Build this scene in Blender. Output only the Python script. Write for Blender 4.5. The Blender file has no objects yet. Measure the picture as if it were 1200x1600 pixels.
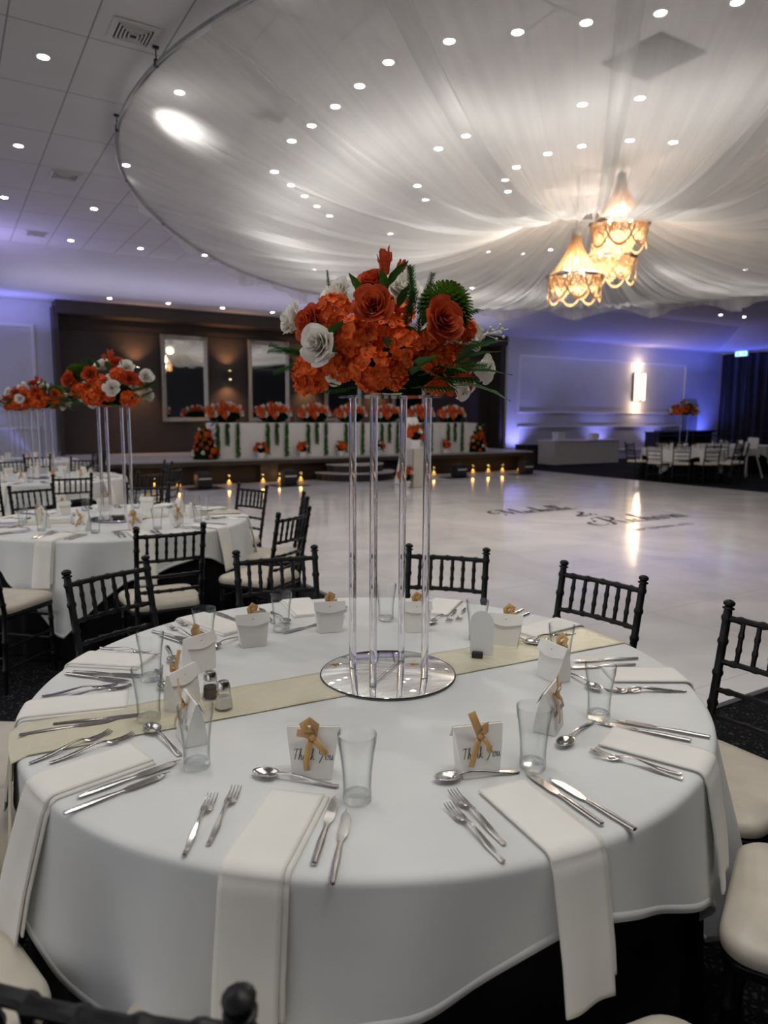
import bpy, bmesh, math, random
from mathutils import Vector, Matrix
PI=math.pi
random.seed(7)
SC=bpy.context.scene
COL=SC.collection
def rad(a): return math.radians(a)

# ---------------------------------------------------------------- camera
F=1109.0; PIT=math.atan(150/F); YAW=rad(31.6); CH=1.507; ROL=rad(0.3)
cam_d=bpy.data.cameras.new('camera'); cam=bpy.data.objects.new('camera',cam_d); COL.objects.link(cam)
cam_d.sensor_fit='HORIZONTAL'; cam_d.sensor_width=36; cam_d.lens=36*F/1200; cam_d.clip_start=.05; cam_d.clip_end=200
cam.matrix_world=Matrix.Translation((0,0,CH))@Matrix.Rotation(-YAW,4,'Z')@Matrix.Rotation(PI/2-PIT,4,'X')@Matrix.Rotation(ROL,4,'Z')
cam_d.dof.use_dof=True; cam_d.dof.focus_distance=1.95; cam_d.dof.aperture_fstop=4.5
SC.camera=cam
# ---------------------------------------------------------------- world and exposure
W=bpy.data.worlds.new('world'); SC.world=W; W.use_nodes=True
W.node_tree.nodes['Background'].inputs[0].default_value=(.93,.93,.97,1)
W.node_tree.nodes['Background'].inputs[1].default_value=.85
SC.view_settings.view_transform='Standard'; SC.view_settings.look='None'; SC.view_settings.gamma=1
SC.view_settings.use_curve_mapping=False; SC.view_settings.exposure=0.27
try: SC.cycles.transparent_max_bounces=20
except Exception: pass
def lamp(name,kind,loc,power,color=(1,1,1),size=.1,target=None,angle=None,blend=.5,shape=None,parent=None):
    d=bpy.data.lights.new(name,kind); d.energy=power; d.color=color
    if kind=='AREA':
        d.size=size
        if shape: d.shape='RECTANGLE'; d.size,d.size_y=shape
    else: d.shadow_soft_size=size
    if kind=='SPOT': d.spot_size=rad(angle or 120); d.spot_blend=blend
    o=bpy.data.objects.new(name,d); COL.objects.link(o); o.location=loc
    if target is not None:
        o.rotation_euler=(Vector(target)-Vector(loc)).to_track_quat('-Z','Y').to_euler()
    if parent: o.parent=parent
    return o
WHITE=(1,.97,.93)
# large soft fill lights added over the dining side, no such fixtures there
lamp('fill_area_light','AREA',(1.6,0.9,4.5),40,WHITE,shape=(3.2,2.6))
lamp('fill_area_light','AREA',(-2.2,5.5,4.5),45,WHITE,shape=(2.5,5))

# ---------------------------------------------------------------- pixel <-> place
_c,_s=math.cos(YAW),math.sin(YAW)
def ray(x,y):
    a=(x-600)/F; b=(800-y)/F
    a,b=a*math.cos(ROL)-b*math.sin(ROL), a*math.sin(ROL)+b*math.cos(ROL)
    f=math.cos(PIT)+b*math.sin(PIT); z=b*math.cos(PIT)-math.sin(PIT)
    return Vector((a*_c+f*_s,-a*_s+f*_c,z))
def at(x,y,z):
    r=ray(x,y); t=(z-CH)/r.z; return Vector((r.x*t,r.y*t,z))
def atY(x,y,Y):
    r=ray(x,y); t=Y/r.y; return Vector((r.x*t,Y,CH+r.z*t))

# ---------------------------------------------------------------- mesh helpers
class MB:
    def __init__(s): s.v=[]; s.f=[]; s.M=Matrix.Identity(4)
    def add(s,vs,fs):
        n=len(s.v); s.v+= [tuple(s.M@Vector(p)) for p in vs]; s.f+=[tuple(i+n for i in f) for f in fs]
    def box(s,c,d,rz=0):
        x,y,z=[k/2 for k in d]; R=Matrix.Translation(c)@Matrix.Rotation(rz,4,'Z')
        vs=[R@Vector(p) for p in ((-x,-y,-z),(x,-y,-z),(x,y,-z),(-x,y,-z),(-x,-y,z),(x,-y,z),(x,y,z),(-x,y,z))]
        s.add(vs,[(0,3,2,1),(4,5,6,7),(0,1,5,4),(1,2,6,5),(2,3,7,6),(3,0,4,7)]); return s
    def tube(s,pts,r,seg=8,cap=True,flat=1.0):
        pts=[Vector(p) for p in pts]; n=len(pts)
        rs=r if isinstance(r,(list,tuple)) else [r]*n
        vs=[];fs=[]; up=None
        for i,p in enumerate(pts):
            t=(pts[min(i+1,n-1)]-pts[max(i-1,0)])
            t=t.normalized() if t.length>1e-9 else Vector((0,0,1))
            if up is None:
                up=Vector((0,0,1)) if abs(t.z)<.9 else Vector((1,0,0))
            a=t.cross(up); 
            if a.length<1e-6: a=t.orthogonal()
            a.normalize(); b=a.cross(t).normalized(); up=b
            for k in range(seg):
                w=2*PI*k/seg; vs.append(p+a*math.cos(w)*rs[i]+b*math.sin(w)*rs[i]*flat)
        for i in range(n-1):
            for k in range(seg):
                k2=(k+1)%seg; fs.append((i*seg+k,i*seg+k2,(i+1)*seg+k2,(i+1)*seg+k))
        if cap: fs.append(tuple(range(seg))[::-1]); fs.append(tuple((n-1)*seg+k for k in range(seg)))
        s.add(vs,fs); return s
    def lathe(s,prof,seg=24,c=(0,0,0)):
        vs=[];fs=[];n=len(prof)
        for r,z in prof:
            for k in range(seg):
                w=2*PI*k/seg; vs.append((c[0]+r*math.cos(w),c[1]+r*math.sin(w),c[2]+z))
        for i in range(n-1):
            for k in range(seg):
                k2=(k+1)%seg; fs.append((i*seg+k,i*seg+k2,(i+1)*seg+k2,(i+1)*seg+k))
        if prof[0][0]>1e-6: fs.append(tuple(range(seg))[::-1])
        if prof[-1][0]>1e-6: fs.append(tuple((n-1)*seg+k for k in range(seg)))
        s.add(vs,fs); return s
    def grid(s,fn,nu,nv,wu=False):
        vs=[fn(i/nu,j/nv) for j in range(nv+1) for i in range(nu+(0 if wu else 1))]
        w=nu if wu else nu+1; fs=[]
        for j in range(nv):
            for i in range(nu):
                i2=(i+1)%w if wu else i+1
                fs.append((j*w+i,j*w+i2,(j+1)*w+i2,(j+1)*w+i))
        s.add(vs,fs); return s
    def ball(s,c,r,seg=10,rings=6,sc=(1,1,1)):
        s.grid(lambda u,v:(c[0]+r*sc[0]*math.sin(PI*v)*math.cos(2*PI*u),c[1]+r*sc[1]*math.sin(PI*v)*math.sin(2*PI*u),c[2]-r*sc[2]*math.cos(PI*v)),seg,rings,True); return s
    def prism(s,poly,z0,z1):
        n=len(poly); vs=[(x,y,z0) for x,y in poly]+[(x,y,z1) for x,y in poly]
        s.add(vs,[tuple(range(n))[::-1],tuple(range(n,2*n))]+[(i,(i+1)%n,(i+1)%n+n,i+n) for i in range(n)]); return s
    def mesh(s,name,mat,smooth=True,weld=True):
        me=bpy.data.meshes.new(name); me.from_pydata(s.v,[],s.f); me.validate()
        bm=bmesh.new(); bm.from_mesh(me)
        if weld: bmesh.ops.remove_doubles(bm,verts=bm.verts,dist=1e-6)
        bmesh.ops.recalc_face_normals(bm,faces=bm.faces)
        bm.to_mesh(me); bm.free()
        if smooth:
            for p in me.polygons: p.use_smooth=True
            try: me.set_sharp_from_angle(angle=rad(38))
            except Exception: pass
        me.materials.append(mat); return me
    def build(s,name,mat,parent=None,smooth=True,bevel=0,solid=0,sub=0,weld=True):
        o=bpy.data.objects.new(name,s.mesh(name,mat,smooth,weld)); COL.objects.link(o)
        if parent: o.parent=parent
        if solid:
            m=o.modifiers.new('solid','SOLIDIFY'); m.thickness=solid; m.offset=0
        if bevel:
            m=o.modifiers.new('bevel','BEVEL'); m.width=bevel; m.segments=2; m.limit_method='ANGLE'; m.angle_limit=rad(40)
        if sub:
            m=o.modifiers.new('sub','SUBSURF'); m.levels=sub; m.render_levels=sub
        return o
def empty(name,loc=(0,0,0),rz=0):
    o=bpy.data.objects.new(name,None); COL.objects.link(o); o.location=loc; o.rotation_euler=(0,0,rz); o.empty_display_size=.05
    return o
def tag(o,label,cat,group=None,kind=None):
    if label: o['label']=label
    if cat: o['category']=cat
    if group: o['group']=group
    if kind: o['kind']=kind
    return o
def struct(o): o['kind']='structure'; return o
def copy_tree(o,parent=None):
    c=o.copy(); COL.objects.link(c); c.parent=parent
    for ch in o.children: copy_tree(ch,c)
    return c
def place(proto,loc,rz,label,cat,group,first):
    """first use moves the prototype itself, later ones copy it with its parts"""
    o=proto if not first.get(proto.name) else copy_tree(proto)
    first[proto.name]=True
    o.location=loc; o.rotation_euler=(0,0,rz); tag(o,label,cat,group); return o
USED={}

# ---------------------------------------------------------------- materials
def mat(name,col,rough=.5,metal=0,noise=0,nscale=20,bump=0,bscale=200,sheen=0,spec=None,trans=0,ior=1.45,emis=None,estr=0,coords='Object'):
    m=bpy.data.materials.new(name); m.use_nodes=True; nt=m.node_tree; N=nt.nodes; L=nt.links
    b=N['Principled BSDF']; c=(*col,1)
    b.inputs['Base Color'].default_value=c; b.inputs['Roughness'].default_value=rough; b.inputs['Metallic'].default_value=metal
    if spec is not None: b.inputs['Specular IOR Level'].default_value=spec
    if sheen: b.inputs['Sheen Weight'].default_value=sheen
    if trans: b.inputs['Transmission Weight'].default_value=trans; b.inputs['IOR'].default_value=ior
    if emis: b.inputs['Emission Color'].default_value=(*emis,1); b.inputs['Emission Strength'].default_value=estr
    tc=N.new('ShaderNodeTexCoord')
    if noise:
        n=N.new('ShaderNodeTexNoise'); n.inputs['Scale'].default_value=nscale; n.inputs['Detail'].default_value=4
        L.new(tc.outputs[coords],n.inputs['Vector'])
        mx=N.new('ShaderNodeMixRGB'); mx.blend_type='MULTIPLY'; mx.inputs[0].default_value=noise; mx.inputs[1].default_value=c
        r=N.new('ShaderNodeMapRange'); r.inputs[1].default_value=.3; r.inputs[2].default_value=.7; r.inputs[3].default_value=0; r.inputs[4].default_value=1.2
        L.new(n.outputs[0],r.inputs[0]); L.new(r.outputs[0],mx.inputs[2]); L.new(mx.outputs[0],b.inputs['Base Color'])
    if bump:
        n2=N.new('ShaderNodeTexNoise'); n2.inputs['Scale'].default_value=bscale; n2.inputs['Detail'].default_value=3
        L.new(tc.outputs[coords],n2.inputs['Vector'])
        bp=N.new('ShaderNodeBump'); bp.inputs['Strength'].default_value=bump; bp.inputs['Distance'].default_value=.01
        L.new(n2.outputs[0],bp.inputs['Height']); L.new(bp.outputs[0],b.inputs['Normal'])
    return m
def emat(name,col,s):
    m=bpy.data.materials.new(name); m.use_nodes=True; nt=m.node_tree
    nt.nodes.remove(nt.nodes['Principled BSDF']); e=nt.nodes.new('ShaderNodeEmission')
    e.inputs[0].default_value=(*col,1); e.inputs[1].default_value=s
    nt.links.new(e.outputs[0],nt.nodes['Material Output'].inputs[0]); return m
def math_node(nt,op,a,b=None,c=None):
    n=nt.nodes.new('ShaderNodeMath'); n.operation=op
    for i,v in enumerate((a,b,c)):
        if v is None: continue
        if isinstance(v,(int,float)): n.inputs[i].default_value=v
        else: nt.links.new(v,n.inputs[i])
    return n.outputs[0]
M={}
M['cloth']=mat('white_tablecloth_fabric',(.77,.78,.77),.85,noise=.10,nscale=3,bump=.10,bscale=900,sheen=.15)
M['napkin']=mat('ivory_napkin_fabric',(.88,.86,.80),.85,noise=.05,nscale=6,bump=.12,bscale=1200,sheen=.15)
M['blackcloth']=mat('black_underskirt_fabric',(.008,.008,.010),.9,spec=.1)
M['steel']=mat('polished_cutlery_steel',(.62,.60,.58),.16,1,noise=.12,nscale=40)
M['chair']=mat('black_satin_lacquer',(.008,.008,.009),.38,noise=.3,nscale=30,bump=.05,bscale=60,spec=.3)
M['cushion']=mat('cream_vinyl_cushion',(.66,.60,.50),.45,noise=.16,nscale=9,bump=.05,bscale=14)
M['card']=mat('white_card_box',(.84,.82,.77),.6,noise=.04,nscale=20)
M['ribbon']=mat('gold_satin_ribbon',(.62,.36,.12),.32,noise=.1,nscale=60,sheen=.3)
M['ink']=mat('dark_gold_ink',(.06,.04,.02),.4)
M['mirror']=mat('mirror_glass',(.86,.88,.87),.015,1,noise=.02,nscale=1)
M['mirroredge']=mat('mirror_dark_edge',(.02,.02,.02),.3)
M['dark']=mat('matte_black_plastic',(.015,.015,.017),.45,noise=.2,nscale=20)
M['glitter']=mat('black_speaker_body',(.02,.02,.022),.6,noise=.3,nscale=20)
M['white']=mat('white_painted_card',(.82,.81,.79),.6,noise=.05,nscale=5)
M['foam']=mat('dark_green_foam',(.006,.018,.005),1,noise=.5,nscale=60,spec=0)
M['stemgreen']=mat('stem_green',(.03,.09,.025),.6,noise=.2,nscale=40)
def petal(name,c1,c2,trl=.25,sc=35):
    m=bpy.data.materials.new(name); m.use_nodes=True; nt=m.node_tree; N=nt.nodes; L=nt.links
    b=N['Principled BSDF']; b.inputs['Roughness'].default_value=.6; b.inputs['Specular IOR Level'].default_value=.25
    tc=N.new('ShaderNodeTexCoord'); n=N.new('ShaderNodeTexNoise'); n.inputs['Scale'].default_value=sc*.16; n.inputs['Detail'].default_value=3
    L.new(tc.outputs['Object'],n.inputs['Vector'])
    cr=N.new('ShaderNodeValToRGB'); cr.color_ramp.elements[0].position=.35; cr.color_ramp.elements[1].position=.65
    cr.color_ramp.elements[0].color=(*c1,1); cr.color_ramp.elements[1].color=(*c2,1)
    L.new(n.outputs[0],cr.inputs[0]); L.new(cr.outputs[0],b.inputs['Base Color'])
    t=N.new('ShaderNodeBsdfTranslucent'); L.new(cr.outputs[0],t.inputs[0])
    mx=N.new('ShaderNodeMixShader'); mx.inputs[0].default_value=trl
    L.new(b.outputs[0],mx.inputs[1]); L.new(t.outputs[0],mx.inputs[2]); L.new(mx.outputs[0],N['Material Output'].inputs[0]); return m
M['orange']=petal('orange_hydrangea_petal',(.55,.055,.008),(.92,.20,.030))
M['rose']=petal('burnt_orange_rose_petal',(.46,.055,.012),(.62,.10,.030))
M['wrose']=petal('ivory_rose_petal',(.80,.76,.68),(.88,.85,.79))
M['mum']=petal('green_chrysanthemum_petal',(.04,.11,.008),(.12,.22,.02))
M['leaf']=petal('dark_green_leaf',(.02,.085,.012),(.05,.15,.02),.15)
M['fern']=petal('fern_green',(.03,.12,.02),(.06,.19,.04),.15)
M['berry']=mat('pale_cream_berry',(.75,.72,.55),.4,noise=.1,nscale=30)
def glassmat(name,ior=1.45,tint=(1,1,1),clear=.45,rough=0,thin=False):
    m=bpy.data.materials.new(name); m.use_nodes=True; nt=m.node_tree; N=nt.nodes; L=nt.links
    N.remove(N['Principled BSDF']); g=N.new('ShaderNodeBsdfGlass'); g.inputs['IOR'].default_value=ior; g.inputs['Color'].default_value=(*tint,1); g.inputs['Roughness'].default_value=rough
    if thin: N.remove(g); g=N.new('ShaderNodeBsdfGlossy'); g.inputs['Roughness'].default_value=.02; g.inputs['Color'].default_value=(.95,.97,1,1)
    t=N.new('ShaderNodeBsdfTransparent'); t.inputs[0].default_value=(*tint,1)
    mx=N.new('ShaderNodeMixShader'); mx.inputs[0].default_value=clear
    if thin:
        fr=N.new('ShaderNodeFresnel'); geo=N.new('ShaderNodeNewGeometry'); L.new(math_node(nt,'ADD',math_node(nt,'MULTIPLY',geo.outputs['Backfacing'],1/ior-ior),ior),fr.inputs[0]); k=math_node(nt,'SUBTRACT',1.0,math_node(nt,'MULTIPLY',fr.outputs[0],.75)); L.new(k,mx.inputs[0])
        tm=N.new('ShaderNodeMixRGB'); tm.inputs[1].default_value=(.985,.99,.99,1); tm.inputs[2].default_value=(.30,.33,.33,1); cl=math_node(nt,'MINIMUM',math_node(nt,'MULTIPLY',math_node(nt,'SUBTRACT',fr.outputs[0],.045),2.2),1.0); cl=math_node(nt,'MAXIMUM',cl,0.0); L.new(cl,tm.inputs[0]); L.new(tm.outputs[0],t.inputs[0])
    L.new(g.outputs[0],mx.inputs[1]); L.new(t.outputs[0],mx.inputs[2]); L.new(mx.outputs[0],N['Material Output'].inputs[0]); return m
M['glass']=glassmat('clear_tumbler_glass',1.48,(.97,.98,.98),thin=True)
M['glassbase']=glassmat('clear_tumbler_base',1.45,(.97,.98,.98),.35)
M['acrylic']=glassmat('clear_acrylic_rod',1.47,(.97,.97,.99),.12)
M['plate']=glassmat('clear_acrylic_sheet',1.45,(.90,.93,.93),thin=True)
def voile():
    m=bpy.data.materials.new('white_sheer_voile'); m.use_nodes=True; nt=m.node_tree; N=nt.nodes; L=nt.links
    N.remove(N['Principled BSDF'])
    d=N.new('ShaderNodeBsdfDiffuse'); d.inputs[0].default_value=(.80,.79,.77,1)
    tl=N.new('ShaderNodeBsdfTranslucent'); tl.inputs[0].default_value=(.80,.79,.77,1)
    a=N.new('ShaderNodeMixShader'); a.inputs[0].default_value=.5; L.new(d.outputs[0],a.inputs[1]); L.new(tl.outputs[0],a.inputs[2])
    tr=N.new('ShaderNodeBsdfTransparent'); b=N.new('ShaderNodeMixShader')
    uv=N.new('ShaderNodeTexCoord'); mp=N.new('ShaderNodeMapping'); mp.inputs['Scale'].default_value=(9,.5,1)
    n=N.new('ShaderNodeTexNoise'); n.inputs['Scale'].default_value=1; n.inputs['Detail'].default_value=3
    L.new(uv.outputs['UV'],mp.inputs[0]); L.new(mp.outputs[0],n.inputs['Vector'])
    r=N.new('ShaderNodeMapRange'); r.inputs[1].default_value=.3; r.inputs[2].default_value=.7; r.inputs[3].default_value=.42; r.inputs[4].default_value=.52
    L.new(n.outputs[0],r.inputs[0]); L.new(r.outputs[0],b.inputs[0])
    L.new(tr.outputs[0],b.inputs[1]); L.new(a.outputs[0],b.inputs[2]); L.new(b.outputs[0],N['Material Output'].inputs[0]); return m
M['voile']=voile()
def carpet():
    m=mat('dark_patterned_carpet',(.02,.02,.022),.95,spec=.05); nt=m.node_tree; N=nt.nodes; L=nt.links
    tc=N.new('ShaderNodeTexCoord'); v=N.new('ShaderNodeTexVoronoi'); v.inputs['Scale'].default_value=45; v.feature='DISTANCE_TO_EDGE'
    n=N.new('ShaderNodeTexNoise'); n.inputs['Scale'].default_value=12; n.inputs['Detail'].default_value=5
    L.new(tc.outputs['Object'],v.inputs['Vector']); L.new(tc.outputs['Object'],n.inputs['Vector'])
    k=math_node(nt,'MULTIPLY',v.outputs['Distance'],n.outputs[0])
    cr=N.new('ShaderNodeValToRGB'); cr.color_ramp.elements[0].position=.08; cr.color_ramp.elements[1].position=.24
    cr.color_ramp.elements[0].color=(.010,.010,.012,1); cr.color_ramp.elements[1].color=(.075,.072,.078,1)
    L.new(k,cr.inputs[0]); L.new(cr.outputs[0],N['Principled BSDF'].inputs['Base Color'])
    return m
M['carpet']=carpet()
def dancefloor():
    m=mat('white_gloss_marble_vinyl',(.8,.79,.80),.12,spec=.6); nt=m.node_tree; N=nt.nodes; L=nt.links
    tc=N.new('ShaderNodeTexCoord'); b=N['Principled BSDF']
    n=N.new('ShaderNodeTexNoise'); n.inputs['Scale'].default_value=.9; n.inputs['Detail'].default_value=6; n.inputs['Distortion'].default_value=1.2
    L.new(tc.outputs['Object'],n.inputs['Vector'])
    cr=N.new('ShaderNodeValToRGB'); cr.color_ramp.elements[0].position=.3; cr.color_ramp.elements[1].position=.62
    cr.color_ramp.elements[0].color=(.66,.65,.66,1); cr.color_ramp.elements[1].color=(.82,.81,.81,1)
    L.new(n.outputs[0],cr.inputs[0])
    sx=N.new('ShaderNodeSeparateXYZ'); L.new(tc.outputs['Object'],sx.inputs[0])
    ln=None
    for ax,step,off in ((0,1.13,0),(1,1.145,0)):
        f=math_node(nt,'PINGPONG',sx.outputs[ax],step/2); k=math_node(nt,'LESS_THAN',f,.004)
        ln=k if ln is None else math_node(nt,'MAXIMUM',ln,k)
    mx=N.new('ShaderNodeMixRGB'); mx.inputs[2].default_value=(.45,.44,.45,1); L.new(math_node(nt,'MULTIPLY',ln,.55),mx.inputs[0]); L.new(cr.outputs[0],mx.inputs[1])
    L.new(mx.outputs[0],b.inputs['Base Color'])
    n2=N.new('ShaderNodeTexNoise'); n2.inputs['Scale'].default_value=1.6; L.new(tc.outputs['Object'],n2.inputs['Vector'])
    bp=N.new('ShaderNodeBump'); bp.inputs['Strength'].default_value=.06; bp.inputs['Distance'].default_value=.05; L.new(n2.outputs[0],bp.inputs['Height']); L.new(bp.outputs[0],b.inputs['Normal'])
    return m
M['dance']=dancefloor()
def ceilmat():
    m=mat('white_ceiling_tile',(.60,.59,.60),.9); nt=m.node_tree; N=nt.nodes; L=nt.links
    tc=N.new('ShaderNodeTexCoord'); sx=N.new('ShaderNodeSeparateXYZ'); L.new(tc.outputs['Object'],sx.inputs[0])
    ax=math_node(nt,'PINGPONG',math_node(nt,'ADD',sx.outputs[0],-.03+.6*40),.3); ay=math_node(nt,'PINGPONG',math_node(nt,'ADD',sx.outputs[1],-.74+1.2*20),.6)
    k=math_node(nt,'MAXIMUM',math_node(nt,'LESS_THAN',ax,.006),math_node(nt,'LESS_THAN',ay,.006))
    n=N.new('ShaderNodeTexNoise'); n.inputs['Scale'].default_value=2
    L.new(tc.outputs['Object'],n.inputs['Vector'])
    cr=N.new('ShaderNodeMixRGB'); cr.inputs[1].default_value=(.56,.55,.56,1); cr.inputs[2].default_value=(.64,.63,.64,1); L.new(n.outputs[0],cr.inputs[0])
    mx=N.new('ShaderNodeMixRGB'); mx.inputs[2].default_value=(.16,.16,.17,1); L.new(math_node(nt,'MULTIPLY',k,.85),mx.inputs[0]); L.new(cr.outputs[0],mx.inputs[1])
    L.new(mx.outputs[0],N['Principled BSDF'].inputs['Base Color']); return m
M['ceil']=ceilmat()
M['wall']=mat('pale_painted_wall',(.60,.60,.63),.75,noise=.06,nscale=2)
M['trim']=mat('white_gloss_trim',(.72,.72,.74),.4,noise=.04,nscale=3)
def ribbed(name,c1,c2,step=.05,ax=0):
    m=mat(name,c1,.6); nt=m.node_tree; N=nt.nodes; L=nt.links
    tc=N.new('ShaderNodeTexCoord'); sx=N.new('ShaderNodeSeparateXYZ'); L.new(tc.outputs['Object'],sx.inputs[0])
    f=math_node(nt,'PINGPONG',math_node(nt,'ADD',sx.outputs[ax],50),step/2); k=math_node(nt,'LESS_THAN',f,step*.13)
    n=N.new('ShaderNodeTexNoise'); n.inputs['Scale'].default_value=8; L.new(tc.outputs['Object'],n.inputs['Vector'])
    c=N.new('ShaderNodeMixRGB'); c.inputs[1].default_value=(*c1,1); c.inputs[2].default_value=(*[v*1.35 for v in c1],1); L.new(n.outputs[0],c.inputs[0])
    mx=N.new('ShaderNodeMixRGB'); L.new(k,mx.inputs[0]); L.new(c.outputs[0],mx.inputs[1]); mx.inputs[2].default_value=(*c2,1)
    L.new(mx.outputs[0],N['Principled BSDF'].inputs['Base Color'])
    bp=N.new('ShaderNodeBump'); bp.invert=True; bp.inputs['Distance'].default_value=.012; L.new(k,bp.inputs['Height']); L.new(bp.outputs[0],N['Principled BSDF'].inputs['Normal'])
    return m
M['brownwall']=ribbed('dark_brown_ribbed_wallcovering',(.050,.038,.033),(.022,.017,.015),.03)
M['stagewood']=ribbed('dark_ribbed_stage_timber',(.022,.015,.012),(.006,.005,.004),.06)
M['brown']=mat('dark_brown_panel',(.04,.03,.026),.55,noise=.2,nscale=6)
M['stagetop']=mat('grey_stage_deck',(.42,.41,.41),.45,noise=.15,nscale=3)
M['apron']=mat('grey_floor_strip',(.30,.30,.31),.55,noise=.2,nscale=2)
M['silver']=mat('champagne_silver_frame',(.46,.44,.40),.35,.75,noise=.3,nscale=25,bump=.3,bscale=30)
M['curtain']=mat('black_velvet_curtain',(.010,.010,.016),.85,noise=.4,nscale=3,sheen=.2)
M['ventdark']=mat('vent_dark_cavity',(.01,.01,.01),.9)
M['ventwhite']=mat('vent_white_metal',(.62,.61,.60),.5,noise=.05,nscale=10)
M['pipe']=mat('grey_rim_pipe',(.20,.20,.21),.5,noise=.3,nscale=14)
M['bead']=petal('amber_bead_strand',(.40,.26,.13),(.60,.44,.27),.5,600)
M['bronze']=mat('grey_bronze_metal',(.22,.20,.18),.4,.6,noise=.2,nscale=30)
M['salt']=mat('salt_grains',(.80,.76,.68),.8,noise=.1,nscale=90)
M['pepper']=mat('pepper_grains',(.10,.07,.05),.9,noise=.5,nscale=160)
M['wax']=emat('glowing_candle_wax',(1,.45,.07),1.1)
M['flame']=emat('candle_flame',(1,.62,.15),5)
M['down']=emat('downlight_lens',(1,.98,.95),26)
M['bulb']=emat('warm_bulb',(1,.78,.45),16)
M['sconce']=emat('sconce_diffuser_glow',(1,.74,.46),3.2)
M['led']=emat('cool_led_strip',(.35,.42,1),4)
M['decal']=mat('dark_vinyl_lettering',(.035,.035,.05),.6,noise=.1,nscale=30)
M['satin']=None
def satin():
    m=mat('champagne_satin_runner',(.66,.60,.42),.38,sheen=.3); nt=m.node_tree; N=nt.nodes; L=nt.links
    tc=N.new('ShaderNodeTexCoord'); n=N.new('ShaderNodeTexNoise'); n.inputs['Scale'].default_value=9; n.inputs['Distortion'].default_value=1.5; n.inputs['Detail'].default_value=3
    L.new(tc.outputs['Object'],n.inputs['Vector']); bp=N.new('ShaderNodeBump'); bp.inputs['Strength'].default_value=.5; bp.inputs['Distance'].default_value=.015
    L.new(n.outputs[0],bp.inputs['Height']); L.new(bp.outputs[0],N['Principled BSDF'].inputs['Normal'])
    cr=N.new('ShaderNodeMixRGB'); cr.inputs[1].default_value=(.62,.57,.40,1); cr.inputs[2].default_value=(.74,.69,.50,1); L.new(n.outputs[0],cr.inputs[0]); L.new(cr.outputs[0],N['Principled BSDF'].inputs['Base Color'])
    return m
M['satin']=satin()

# ================================================================ SETTING
ZC=4.62; ZL=4.08; YW=18.5; XR=26.9
struct(MB().box((12,6,-.06),(40,34,.12)).build('floor',M['carpet'],smooth=False))
o=MB().box((12,3.0,ZC+.05),(40,24.0,.1)).build('ceiling',M['ceil'],smooth=False); struct(o)
# sloped bulkhead (back and right) and low ledge
def slab(name,poly,m,th=.06):
    b=MB(); n=len(poly); b.add([Vector(p) for p in poly]+[Vector(p)+Vector((0,0,th)) for p in poly],[tuple(range(n))[::-1],tuple(range(n,2*n))]+[(i,(i+1)%n,(i+1)%n+n,i+n) for i in range(n)])
    return struct(b.build(name,m,smooth=False))
M['soffitpaint']=mat('grey_white_bulkhead_paint',(.55,.54,.56),.85,noise=.05,nscale=1.5)
slab('trim_1',[(-8,15.0,ZC),(23.6,15.0,ZC),(25.4,16.9,ZL),(-8,16.9,ZL)],M['soffitpaint'])
slab('trim_2',[(23.6,15.0,ZC),(23.6,-9,ZC),(25.4,-9,ZL),(25.4,16.9,ZL)],M['soffitpaint'])
slab('trim_3',[(-8,16.9,ZL),(25.4,16.9,ZL),(25.4,18.6,ZL),(-8,18.6,ZL)],M['soffitpaint'])
slab('trim_4',[(25.4,-9,ZL),(27.1,-9,ZL),(27.1,18.6,ZL),(25.4,18.6,ZL)],M['soffitpaint'])
struct(MB().box((-2.9,YW+.1,2.1),(10.4,.2,4.2)).build('wall_stage_left',M['wall'],smooth=False))
struct(MB().box((8.95,YW+.16,2.1),(13.5,.2,4.2)).build('wall_stage',M['brownwall'],smooth=False))
struct(MB().box((21.4,18.0,2.1),(11.4,.2,4.2)).build('wall_back_right',M['wall'],smooth=False))
struct(MB().box((10,-9.2,2.1),(36,.2,5.2)).build('wall_front',mat('dark_grey_rear_wall',(.12,.12,.13),.8,noise=.1,nscale=2),smooth=False))
struct(MB().box((XR+.35,5,2.1),(.2,28,4.2)).build('wall_right',M['wall'],smooth=False))
struct(MB().box((15.62,YW-.1,2.0),(.25,.8,4.1)).build('trim_5',M['brown'],smooth=False))
# brown soffit above the stage, shadow gap line and side return
b=MB().box((9.0,18.22,3.93),(13.4,.62,.28)); struct(b.build('trim_6',M['brownwall'],smooth=False))
struct(MB().box((9.0,18.505,3.52),(13.3,.03,.035)).build('trim_7',M['dark'],smooth=False))
struct(MB().box((2.3,18.25,2.0),(.10,.5,3.9)).build('trim_8',M['brown'],smooth=False))
# wall panel mouldings
def moulding(name,x0,x1,z0,z1,Y,w=.07):
    b=MB()
    for z in (z0,z1): b.box(((x0+x1)/2,Y,z),(x1-x0+w,.05,w))
    for x in (x0,x1): b.box((x,Y,(z0+z1)/2),(w,.05,z1-z0))
    return struct(b.build(name,M['trim'],smooth=False,bevel=.012))
moulding('trim_9',-1.5,1.86,1.62,3.52,YW-.02); moulding('trim_10',-1.5,1.86,.35,1.18,YW-.02)
moulding('trim_11',16.2,24.8,1.66,3.5,17.88); moulding('trim_12',16.2,24.8,.3,1.17,17.88)
struct(MB().box((21.3,17.86,.08),(11.2,.04,.16)).build('baseboard_back',M['trim'],smooth=False))

# dance floor
df=MB().box((8.3,7.83,.012),(11.3,11.45,.024)).build('dance_floor',M['dance'],smooth=False)
tag(df,'large glossy white marble-look dance floor with two names across it','dance floor')
ap=MB().box((7.0,14.3,.006),(14.2,1.5,.012)).build('floor_strip',M['apron'],smooth=False)
tag(ap,'grey smooth floor strip between white dance floor and stage','floor strip')

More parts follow.
